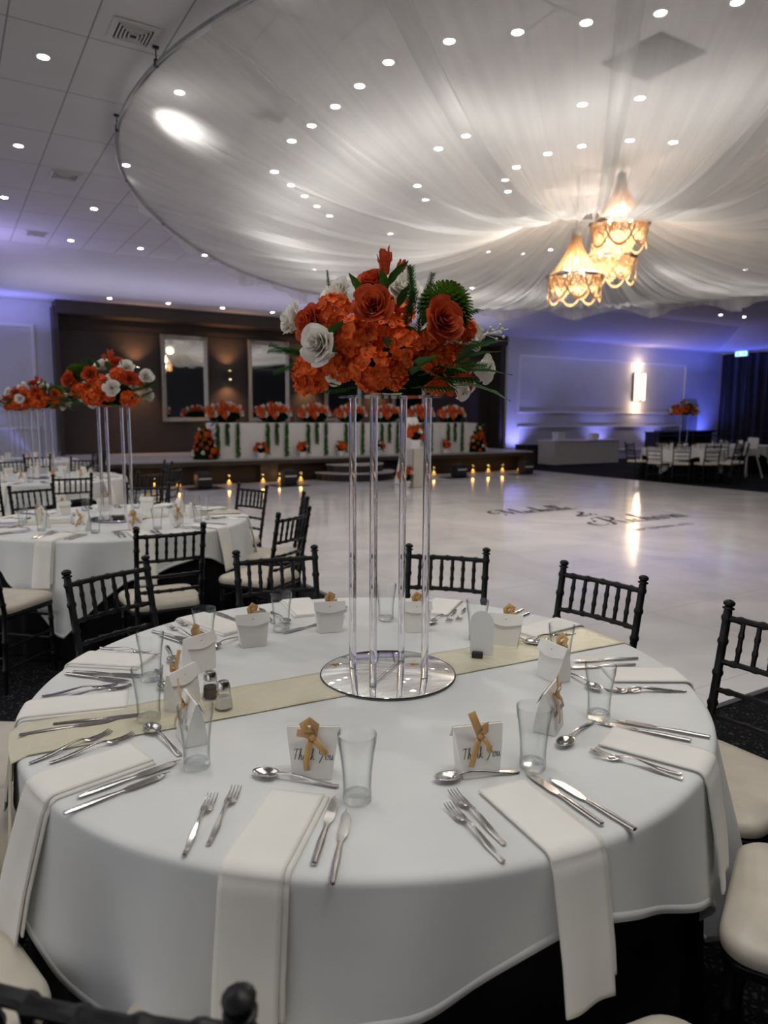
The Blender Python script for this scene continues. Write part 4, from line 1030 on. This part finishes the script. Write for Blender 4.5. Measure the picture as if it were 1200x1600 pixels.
def make_bouquet():
    t=empty('floral_arrangement'); C0=Vector((0,0,.10))
    MB().ball((0,0,.085),.11,20,12,(1.25,1.0,.72)).build('foam_base',M['foam'],t)
    def P(x,y,push=1.0):
        a=(x-604)*K; u=(628-y)*K+.0; e=max(.02,1-(a/.31)**2-((u-.12)/.27)**2); f=-math.sqrt(e)*.20*push
        dp=2.075+f; return Vector(((x-604)*dp/1109,f,((650-y)*dp-22*2.075)/1119))
    L_=[('rose',577,494,74,1.35,0),('rose',686,515,80,1.35,0),('rose',478,520,66,.8,0),('rose',575,455,58,.2,0),
     ('white_rose',492,553,66,1.45,0),('white_rose',452,515,56,.3,0),('white_rose',520,474,58,.35,0),('white_rose',624,465,60,.4,0),('white_rose',752,590,50,-.6,0),
     ('hydrangea',512,500,74,.9,0),('hydrangea',473,600,86,1.0,0),('hydrangea',528,588,62,1.1,0),('hydrangea',545,543,92,1.15,0),('hydrangea',575,592,96,1.25,0),('hydrangea',632,558,76,1.15,0),('hydrangea',674,572,70,1.05,0),('hydrangea',722,528,52,.5,0),('hydrangea',612,600,62,1.1,0),('hydrangea',665,545,46,1.15,0),('hydrangea',604,532,70,.9,0),('hydrangea',690,575,50,.8,0),
     ('chrysanthemum',692,474,92,1.0,0)]
    for k,x,y,dpx,push,_ in L_:
        p=P(x,y,push); n=(p-C0); n.z*=.75; n.y-=.10 if push>0 else 0; n.normalize()
        size=dpx*(2.075+p.y)/1109*{'rose':.98,'white_rose':1.1,'hydrangea':.78,'chrysanthemum':1.0}[k]
        if k=='chrysanthemum': n=Vector((.25,-.35,.9)).normalized()
        flower(t,k,p-n*size*.32,n,size,random.uniform(0,6))
    for k,x,y,sz,dx,dz in (('rose_bud',600,448,.13,-.03,1),('rose_bud',618,450,.09,.35,1),('rose_bud',560,470,.05,-.3,1)):
        flower(t,k,Vector(((x-608)*K,-.02,(628-y)*K)),(dx,-.1,dz),sz*.8)
    # leaves
    for x,y,dx,dz,s in ((565,485,-.35,1,.075),(604,470,.55,1,.09),(600,480,-.1,1,.07),(512,562,.3,.6,.08),(690,600,1,.25,.13),(700,612,1,-.05,.12),(560,540,-1,.3,.06),(650,590,.8,-.2,.09),(640,560,.5,.6,.09),(622,575,-.3,.5,.07),(668,592,.5,.1,.09),(600,515,.2,.8,.07),(655,530,.4,1,.08),(740,560,1,.5,.06),(620,500,.3,1,.07),(640,600,.2,.3,.1),(700,585,.9,.5,.1)):
        flower(t,'leaf',Vector(((x-608)*K,-.16 if y>520 else -.12,(628-y)*K)),(dx,-.45,dz),s*(1.3 if y>540 else .95),0)
    for x,y,dx,dz,s in ((640,520,.0,1,.14),(646,500,-.15,1,.11),(655,510,.25,1,.11),(480,572,-1,.35,.10),(480,565,-1,.05,.10),(480,580,-.8,-.25,.09),(710,560,1,.25,.10),(515,470,-.05,1,.045),(630,530,.2,1,.10),(650,545,.1,1,.10),(660,540,.5,1,.09)):
        flower(t,'fern_sprig',Vector(((x-608)*K,-.10,(628-y)*K)),(dx,-.25,dz),s)
    for x,y,dx,dz,s in ((640,618,1,-.04,.12),(672,606,1,.0,.12),(560,618,-1,-.15,.09),(650,600,1,.12,.12),(700,590,1,.2,.07)):
        flower(t,'palm_leaf',Vector(((x-608)*K,-.13,(628-y)*K)),(dx,-.35,dz),s)
    flower(t,'berry_sprig',Vector(((730-608)*K,.05,(628-535)*K)),(1,.1,.22),.13)
    # far side of the bouquet
    rg=random.Random(4)
    for i in range(16):
        a=rad(rg.uniform(15,165)); z=rg.uniform(.03,.26); rr_=.20*math.sqrt(max(.1,1-((z-.1)/.25)**2)); p=Vector((1.3*rr_*math.cos(a),rr_*math.sin(a)*.9,z)); n=(p-C0).normalized()
        k=rg.choice(['hydrangea','rose','white_rose','hydrangea']); flower(t,k,p-n*.03,n,.12,rg.uniform(0,6))
    for i in range(22):
        a=rg.uniform(0,6.28); z=rg.uniform(.02,.22); p=Vector((.17*math.cos(a),.12*math.sin(a),z)); d=Vector((math.cos(a),math.sin(a),rg.uniform(-.1,.8)))
        flower(t,rg.choice(['leaf','fern_sprig','palm_leaf']),p,d,rg.uniform(.09,.13),0)
    return t
bouquet=make_bouquet()
# ---------------------------------------------------------------- acrylic stands
def make_stand():
    t=empty('flower_stand')
    MB().lathe([(0,.0),(.192,.0),(.196,.0005),(.196,.0035),(.193,.004),(0,.004)],64).build('mirror_base',M['mirror'],t)
    MB().tube([(.197*math.cos(2*PI*k/64),.197*math.sin(2*PI*k/64),.002) for k in range(65)],.0022,6,False).build('dark_edge',M['mirroredge'],t)
    cs=[(-.042,-.105),(.105,-.042),(.042,.105),(-.105,.042)]
    for x,y in cs:
        MB().lathe([(0,.006),(.0105,.006),(.0105,.80),(0,.80)],20,(x,y,0)).build('rod',M['acrylic'],t)
    for i in range(2):
        a,c=cs[i],cs[i+2]; d=Vector((c[0]-a[0],c[1]-a[1],0)).normalized()*.02
        MB().tube([(a[0]-d.x,a[1]-d.y,.0085+.0*i),(c[0]+d.x,c[1]+d.y,.0085)],.004,6).build('cross_bar',M['plate'],t)
    b=MB().box((0,0,.803),(.225,.225,.005),math.atan2(-.042+.105,.147)); b.build('top_plate',M['plate'],t,smooth=False,bevel=.001)
    return t
stand=make_stand()
for C,l,rz,s in (((1.062,1.70),'nearest',camrz,1),((1.03,5.36),'second',camrz-.35,-1),(T3,'third',camrz+.5,1),(T4,'farthest left',camrz+1.2,1),(T5,'far right',camrz-.8,1)):
    place(stand,(C[0],C[1],TZ+.007),rz,'clear acrylic flower stand of four rods on mirror disc, %s table'%l,'flower stand','acrylic flower stands',USED)
    bq=place(bouquet,(C[0],C[1],TZ+.007+.806),rz if s>0 else rz,'orange and white rose bouquet with hydrangeas on tall stand of the %s table'%l,'flower arrangement','tall table bouquets',USED)
    if l!='nearest': bq.scale=(-1.18,1.18,1.02) if s<0 else (1.2,1.2,1.0)

# ================================================================ OTHER TABLE SETTINGS (farther tables)
ORD=['first','second','third','fourth','fifth','sixth','seventh','eighth','ninth','tenth']
def settings(C,n,ph0,nm,full,rs=(.62,.55)):
    for i in range(n):
        th=ph0+360*i/n; a=rad(th); er=Vector((math.cos(a),math.sin(a),0)); et=Vector((-math.sin(a),math.cos(a),0)); c=Vector((C[0],C[1],0))
        l='at %s place anticlockwise from front, %s table'%(ORD[i],nm)
        p=c+er*.60+et*.15; place(tumbler,(p.x,p.y,TZ+.004),0,'tumbler '+l,'glass','tumblers on the %s table'%nm,USED)
        p=c+er*.52+et*.02; place(boxes[i%2],(p.x,p.y,TZ+.004),a+PI/2+random.uniform(-.3,.3),'ribboned favour box '+l,'gift box','favour boxes on the %s table'%nm,USED)
        napkin(C,th,.66,.47 if full else .45,'ivory napkin '+l,'napkins on the %s table'%nm,th0=full if full else -80)
        if full:
            for j,o_ in enumerate((-.125,-.095)):
                p=c+er*.76+et*o_; place(fork,(p.x,p.y,SURF),a+PI,'%s fork '%('outer','inner')[j]+l,'fork','forks on the %s table'%nm,USED)
            for j,o_ in enumerate((.095,.125)):
                p=c+er*.76+et*o_; place(knife,(p.x,p.y,SURF),a+PI,'%s knife '%('inner','outer')[j]+l,'knife','knives on the %s table'%nm,USED)
            p=c+er*.635+et*(-.05); place(spoon,(p.x,p.y,SURF),a-PI/2,'dessert spoon '+l,'spoon','spoons on the %s table'%nm,USED)
settings(T2,10,-92,'second',-76)
settings(T3,10,-87,'third',-80)
settings(T4,8,-80,'farthest left',0)
settings(T5,10,-118,'far right',0)
settings(T6,6,-110,'farthest right',0)
# shaker on second table
p=at(128,812,TZ); t=empty('shaker',(.93,5.0,TZ+.007)); 
make_shaker('salt','glass salt shaker on the second table',(.72,5.25,TZ+.009)); bpy.data.objects.remove(t)

# ================================================================ HEAD TABLE ON STAGE
ht=empty('head_table',(0,0,0)); tag(ht,'long white fronted head table along the stage edge','table')
MB().box((8.78,15.34,.545+.38),(7.25,.03,.76)).build('front_panel',M['white'],ht,smooth=False)
MB().box((5.14,15.76,.545+.38),(.03,.85,.76)).build('side_panel',M['white'],ht,smooth=False)
MB().box((12.42,15.76,.545+.38),(.03,.85,.76)).build('side_panel',M['white'],ht,smooth=False)
MB().box((8.78,15.76,1.318),(7.3,.88,.025)).build('tabletop',M['white'],ht,smooth=False,bevel=.004)
def make_garland():
    t=empty('table_flowers'); rg=random.Random(11); MB().ball((0,0,.08),.1,16,8,(3.4,1.1,.8)).build('foam_base',M['foam'],t)
    for i in range(46):
        x=rg.uniform(-.36,.36); a=rg.uniform(.2,2.9); k=rg.choice(['small_rose','small_rose','small_white_rose','small_white_rose','hydrangea']); e=math.sqrt(max(.1,1-(x/.42)**2))
        d=Vector((x*.6,-math.cos(a)*.6-.45,math.sin(a))).normalized(); p=Vector((x,-.03,.08))+d*rg.uniform(.11,.16)*e; flower(t,k,p,d,.11 if k!='hydrangea' else .13,rg.uniform(0,6))
    for i in range(10):
        x=rg.uniform(-.34,.34); flower(t,rg.choice(['leaf','fern_sprig']),Vector((x,-.02,.1)),(x*2,rg.uniform(-1,.5),1),.12)
    flower(t,'rose_bud',Vector((-.03,0,.2)),(-.1,0,1),.11)
    for x,L_ in ((-.22,.38),(-.02,.26),(.2,.42)):
        b=MB(); b.tube([(x,-.13,.06),(x+.01,-.19,0),(x,-.19,-L_*.5),(x+.02,-.19,-L_)],.006,5)
        for i in range(26):
            z=-L_*i/26; 
            for s in (-1,1):
                b.add([(x,-.195,z),(x+s*rg.uniform(.015,.05),-.20,z-.01),(x+s*rg.uniform(.01,.06),-.205-rg.uniform(0,.03),z-.05),(x+s*.008,-.2,z-.035)],[(0,1,2,3)])
        b.build('hanging_vine',M['leaf'],t,solid=.001)
    return t
ga=make_garland(); ga.scale=(1.1,1.15,1.75)
for i,px in enumerate((352,429,491,549,604,657,706)):
    q=atY(px,658,15.45); place(ga,(q.x,15.50,1.335),[0,.0,0,0,0,0,0][i],'low orange and white flower cluster with vines on head table, %s from left'%ORD[i],'flower arrangement','flower clusters along the head table',USED)
def pot_bouquet():
    t=empty('potted_flowers'); rg=random.Random(5); MB().lathe([(.0,0),(.065,0),(.085,.07),(.095,.12),(.085,.12),(.0,.10)],20).build('white_pot',M['white'],t)
    MB().ball((0,0,.2),.09,12,8).build('foam_base',M['foam'],t)
    for i in range(15):
        z=rg.uniform(-.2,1); ph=i*2.4; s=math.sqrt(1-z*z); d=Vector((s*math.cos(ph),s*math.sin(ph),z)); k=['small_rose','hydrangea','small_rose','small_white_rose'][i%4]
        flower(t,k,Vector((0,0,.2))+d*.11,d,.11 if k!='hydrangea' else .14,rg.uniform(0,6))
    for i in range(8):
        a=i*.8; flower(t,['leaf','fern_sprig'][i%2],Vector((0,0,.24)),(math.cos(a),math.sin(a),1.2),.17)
    return t
po=pot_bouquet()
for i,(px,l) in enumerate(((408,'small white pot of orange flowers on stage edge, leftmost'),(473,'small white pot of orange flowers on stage edge, second from left'),(533,'small white pot of orange flowers on stage edge, left of the rods'),(592,'small white pot of orange flowers on stage edge, between the rods'),(697,'small white pot of orange flowers on stage edge, rightmost'))):
    q=atY(px,712,15.14); place(po,(q.x,15.14,.547),i*1.1,l,'potted flowers','potted flowers on the stage edge',USED)
def cone_bouquet():
    t=empty('corner_flowers'); rg=random.Random(8); MB().lathe([(0,0),(.26,0),(.22,.3),(.1,.62),(0,.72)],16).build('foam_base',M['foam'],t)
    for i in range(44):
        z=.04+.62*i/44; r=.27*(1-z/.85)+.03; a=i*2.39996; k=rg.choice(['small_rose','small_white_rose','hydrangea','small_rose']); d=Vector((math.cos(a),math.sin(a),.35)).normalized()
        flower(t,k,Vector((r*math.cos(a),r*math.sin(a),z)),d,.12 if k!='hydrangea' else .15,rg.uniform(0,6))
    for i in range(16):
        a=i*2.1; z=.1+.04*i; flower(t,['leaf','fern_sprig'][i%2],Vector((.12*math.cos(a),.12*math.sin(a),z)),(math.cos(a),math.sin(a),.8),.24)
    flower(t,'rose_bud',Vector((0,0,.68)),(0,0,1),.14)
    return t
co=cone_bouquet()
q=atY(322,715,15.30); place(co,(q.x+.0,15.35,.547),0,'tall cone of orange and white flowers at left end of head table','flower arrangement','corner flowers of the head table',USED)
q=atY(745,712,15.30); place(co,(q.x,15.33,.547),2,'tall cone of orange and white flowers at right end of head table','flower arrangement','corner flowers of the head table',USED)
# glasses on head table (tiny)
for i,px in enumerate((393,400,462,524,578,631,684,728)):
    q=atY(px,660,15.75); place(tumbler,(q.x,15.75,1.332),0,'clear glass standing on the head table between flower clusters','glass','glasses on the head table',USED)

# candles, spotlight boxes, plinth
def make_candle():
    t=empty('candle_lantern'); MB().lathe([(.0565,.004),(.058,.006),(.058,.20),(.0565,.20)],20).build('glass_cylinder',M['glass'],t)
    MB().lathe([(0,.007),(.042,.007),(.042,.065),(.03,.07),(0,.066)],16).build('candle',M['wax'],t)
    MB().lathe([(0,.070),(.010,.078),(.008,.095),(0,.112)],10).build('flame',M['flame'],t); return t
ca=make_candle()
for i,(x,y) in enumerate(((241,754.7),(279,754),(358,750.5),(411,748.5),(437,747),(470,746),(678,738),(739,735),(763,734),(785,732.5),(811,731))):
    q=at(x,y+.0,.0); q=Vector((q.x/q.y*14.85,14.85,0))
    place(ca,(q.x,q.y,.012),0,'glowing candle in glass cylinder at stage foot, %s from left'%(ORD+['eleventh'])[i],'candle','candles along the stage front',USED)
    lamp('candle_lamp','POINT',(q.x,q.y-.0,.2),.6,(1,.5,.15),.03)
def make_spotbox():
    t=empty('floor_spotlight'); MB().box((0,0,.17),(.30,.26,.30)).build('case',M['dark'],t,bevel=.015); MB().box((0,-.135,.21),(.26,.012,.03)).build('light_bar',M['ventwhite'],t,smooth=False)
    MB().box((0,0,.33),(.24,.2,.02)).build('top_grille',M['glitter'],t); MB().box((0,.02,.006),(.75,.6,.008)).build('black_mat',M['dark'],t,smooth=False); return t
sb=make_spotbox()
for x,y,l in ((318,763,'black square floor light on black mat before stage, leftmost'),(451,758,'black square floor light on mat just left of the steps'),(717,746,'black square floor light on mat right of the flower plinth'),(821,741,'black square floor light at right end of stage')):
    q=at(x,y,.02); place(sb,(q.x,q.y,.012),.0,l,'stage light','floor lights before the stage',USED); lamp('canopy_fill_lamp','SPOT',(q.x,q.y-.02,.40),130,(1,.97,.95),.08,(q.x*.6+3.4,9.2,4.4),75,1)  # lamp added at each box to brighten the far canopy
q=at(648,761,.02); t=empty('flower_plinth',(q.x,q.y,.026)); tag(t,'tall pale panelled plinth before stage steps holding potted flowers','plinth')
b=MB(); b.box((0,0,.40),(.34,.34,.80)); b.build('body',mat('pale_cream_acrylic',(.62,.58,.52),.3,noise=.1,nscale=4),t,smooth=False,bevel=.006)
b=MB()
for sx in (-.165,.165):
    for sy in (-.172,.172): b.tube([(sx,sy,0),(sx,sy,.81)],.009,6)
b.build('metal_edge',M['bronze'],t)
MB().box((0,0,.812),(.37,.37,.02)).build('top',M['white'],t,bevel=.004)
o=place(po,(q.x,q.y,.026+.823),.5,'white pot of orange flowers on top of the pale plinth','potted flowers','pots on the plinth group',USED); o.scale=(1.35,)*3
for dx,dy,l in ((-.30,-.10,'orange flowers in vase on floor left of the plinth'),(.36,.22,'orange flowers in vase on floor right of the plinth')):
    o=place(po,(q.x+dx,q.y+dy,.026),1,l,'potted flowers','pots on the plinth group',USED); o.scale=(1.25,)*3
# white draped gown-like cloth behind the plinth
def dress(u,v):
    a=2*PI*u; r=.14+.24*(1-v)**1.3+.02*math.sin(9*a)*(1-v); 
    if v>.8: r=.14+.05*math.sin((v-.8)/.2*PI)
    return (r*math.cos(a),r*.7*math.sin(a),.02+v*1.45)
o=MB().grid(dress,72,20,True).build('draped_cloth',M['napkin']); o.location=(q.x+.32,q.y+.65,.012); tag(o,'ivory cloth draped tall behind the flower plinth','cloth')
b=MB(); b.lathe([(0,0),(.17,0),(.17,.01),(0,.01)],20)

# ================================================================ RIGHT SIDE
t=empty('skirted_table',(0,0,0)); tag(t,'long table with pale pleated skirt against right hand wall','table')
def sk(u,v):
    P=[(16.2,16.9),(16.2,16.2),(19.2,16.2),(19.2,16.9)]; seg=[.7,3.0,.7]; L_=u*4.4; i=0
    while i<2 and L_>seg[i]: L_-=seg[i]; i+=1
    k=min(1,L_/seg[i]); x=P[i][0]+(P[i+1][0]-P[i][0])*k; y=P[i][1]+(P[i+1][1]-P[i][1])*k; w=.025*math.sin(u*4.4*2*PI/.11)*(1-v*.6)
    nx,ny=[(-1,0),(0,-1),(1,0)][i]; return (x+nx*w,y+ny*w,.01+v*.73)
MB().grid(sk,420,4).build('pleated_skirt',mat('pale_satin_skirt',(.62,.60,.60),.5,noise=.1,nscale=6),t)
MB().box((17.7,16.55,.755),(3.05,.75,.03)).build('tabletop',M['white'],t)
for x,s,l in ((16.75,.26,'small white box at left end of the skirted table'),(18.35,.22,'small white box right of centre on the skirted table')):
    t=empty('keepsake_box',(x,16.55,.772)); tag(t,l,'box','boxes on the skirted table'); MB().box((0,0,s*.4),(s*1.2,s,s*.8)).build('box_body',M['card'],t,bevel=.006); MB().box((0,0,s*.85),(s*1.28,s*1.08,s*.12)).build('lid',M['card'],t,bevel=.006)
t=empty('loudspeaker',(15.15,16.3,0)); tag(t,'black boxy loudspeaker on floor beside right end of stage','loudspeaker')
MB().box((0,0,.36),(.5,.5,.62)).build('cabinet',M['dark'],t,bevel=.015); MB().box((0,-.256,.36),(.42,.012,.54)).build('grille',M['glitter'],t)
b=MB()
for sx in (-.2,.2):
    for sy in (-.2,.2): b.ball((sx,sy,.03),.03,8,6)
b.build('castors',M['dark'],t)
q=atY(938,705,17.0); t=empty('lit_box',(q.x,17.1,0)); tag(t,'low pale box glowing violet on floor near right wall','light box'); MB().box((0,0,.2),(.75,.4,.38)).build('body',M['white'],t,bevel=.01); MB().box((0,-.205,.22),(.68,.01,.28)).build('lit_face',emat('violet_glow_panel',(.45,.35,1.0),.9),t,smooth=False)
# ramp handrails and dark partition
def railing(loc,L_,rz,l):
    t=empty('handrail',loc,rz); tag(t,l,'handrail','black handrails near right corner')
    for x in (-L_/2,0,L_/2): MB().tube([(x,0,0),(x,0,1.05)],.022,8).build('post',M['dark'],t)
    for z in (1.05,.88,.5): MB().tube([(-L_/2,0,z),(L_/2,0,z)],.02,8).build('rail',M['dark'],t)
    return t
railing((22.3,15.6,0),3.6,rad(-8),'black metal handrail behind far right table, left section')
railing((25.0,13.6,0),2.6,rad(-60),'black metal handrail behind far right table, right section')
t=empty('dark_console',(22.6,16.4,0)); tag(t,'black draped equipment console behind the left handrail','console'); MB().box((0,0,.5),(3.0,.6,.96)).build('body',M['dark'],t,bevel=.01); MB().box((0,-.05,.995),(3.1,.7,.03)).build('top',M['dark'],t,bevel=.004)
t=empty('side_door',(25.2,17.86,0)); t.name='door_1'; struct(t); MB().box((0,0,1.02),(.95,.05,2.04)).build('door_leaf',mat('grey_door_paint',(.20,.20,.22),.5,noise=.1,nscale=4),t,bevel=.005); MB().tube([(.38,-.05,1),(.38,-.09,1),(.28,-.09,1)],.012,6).build('door_handle',M['steel'],t)
# white high chair
t=empty('high_chair',(17.35,10.6,0),rad(75)); tag(t,'white child high chair with tray at right of far right table','high chair')
M['hc']=mat('white_plastic_highchair',(.78,.76,.74),.4,noise=.05,nscale=8)
for sx in (-1,1):
    MB().tube([(sx*.26,-.30,0),(sx*.16,-.16,.58)],.016,8).build('leg',M['hc'],t); MB().tube([(sx*.26,.26,0),(sx*.16,.12,.58)],.016,8).build('leg',M['hc'],t)
MB().box((0,-.02,.58),(.36,.34,.05)).build('seat',M['hc'],t,bevel=.015); MB().box((0,-.19,.80),(.34,.05,.42)).build('backrest',M['hc'],t,bevel=.02); MB().box((0,.22,.74),(.44,.26,.03)).build('tray',M['hc'],t,bevel=.012)
for sx in (-1,1): MB().box((sx*.18,.02,.68),(.03,.32,.14)).build('side_arm',M['hc'],t,bevel=.01)
for o in list(bpy.data.objects):
    if o.type=='MESH' and not o.users_collection: bpy.data.objects.remove(o)
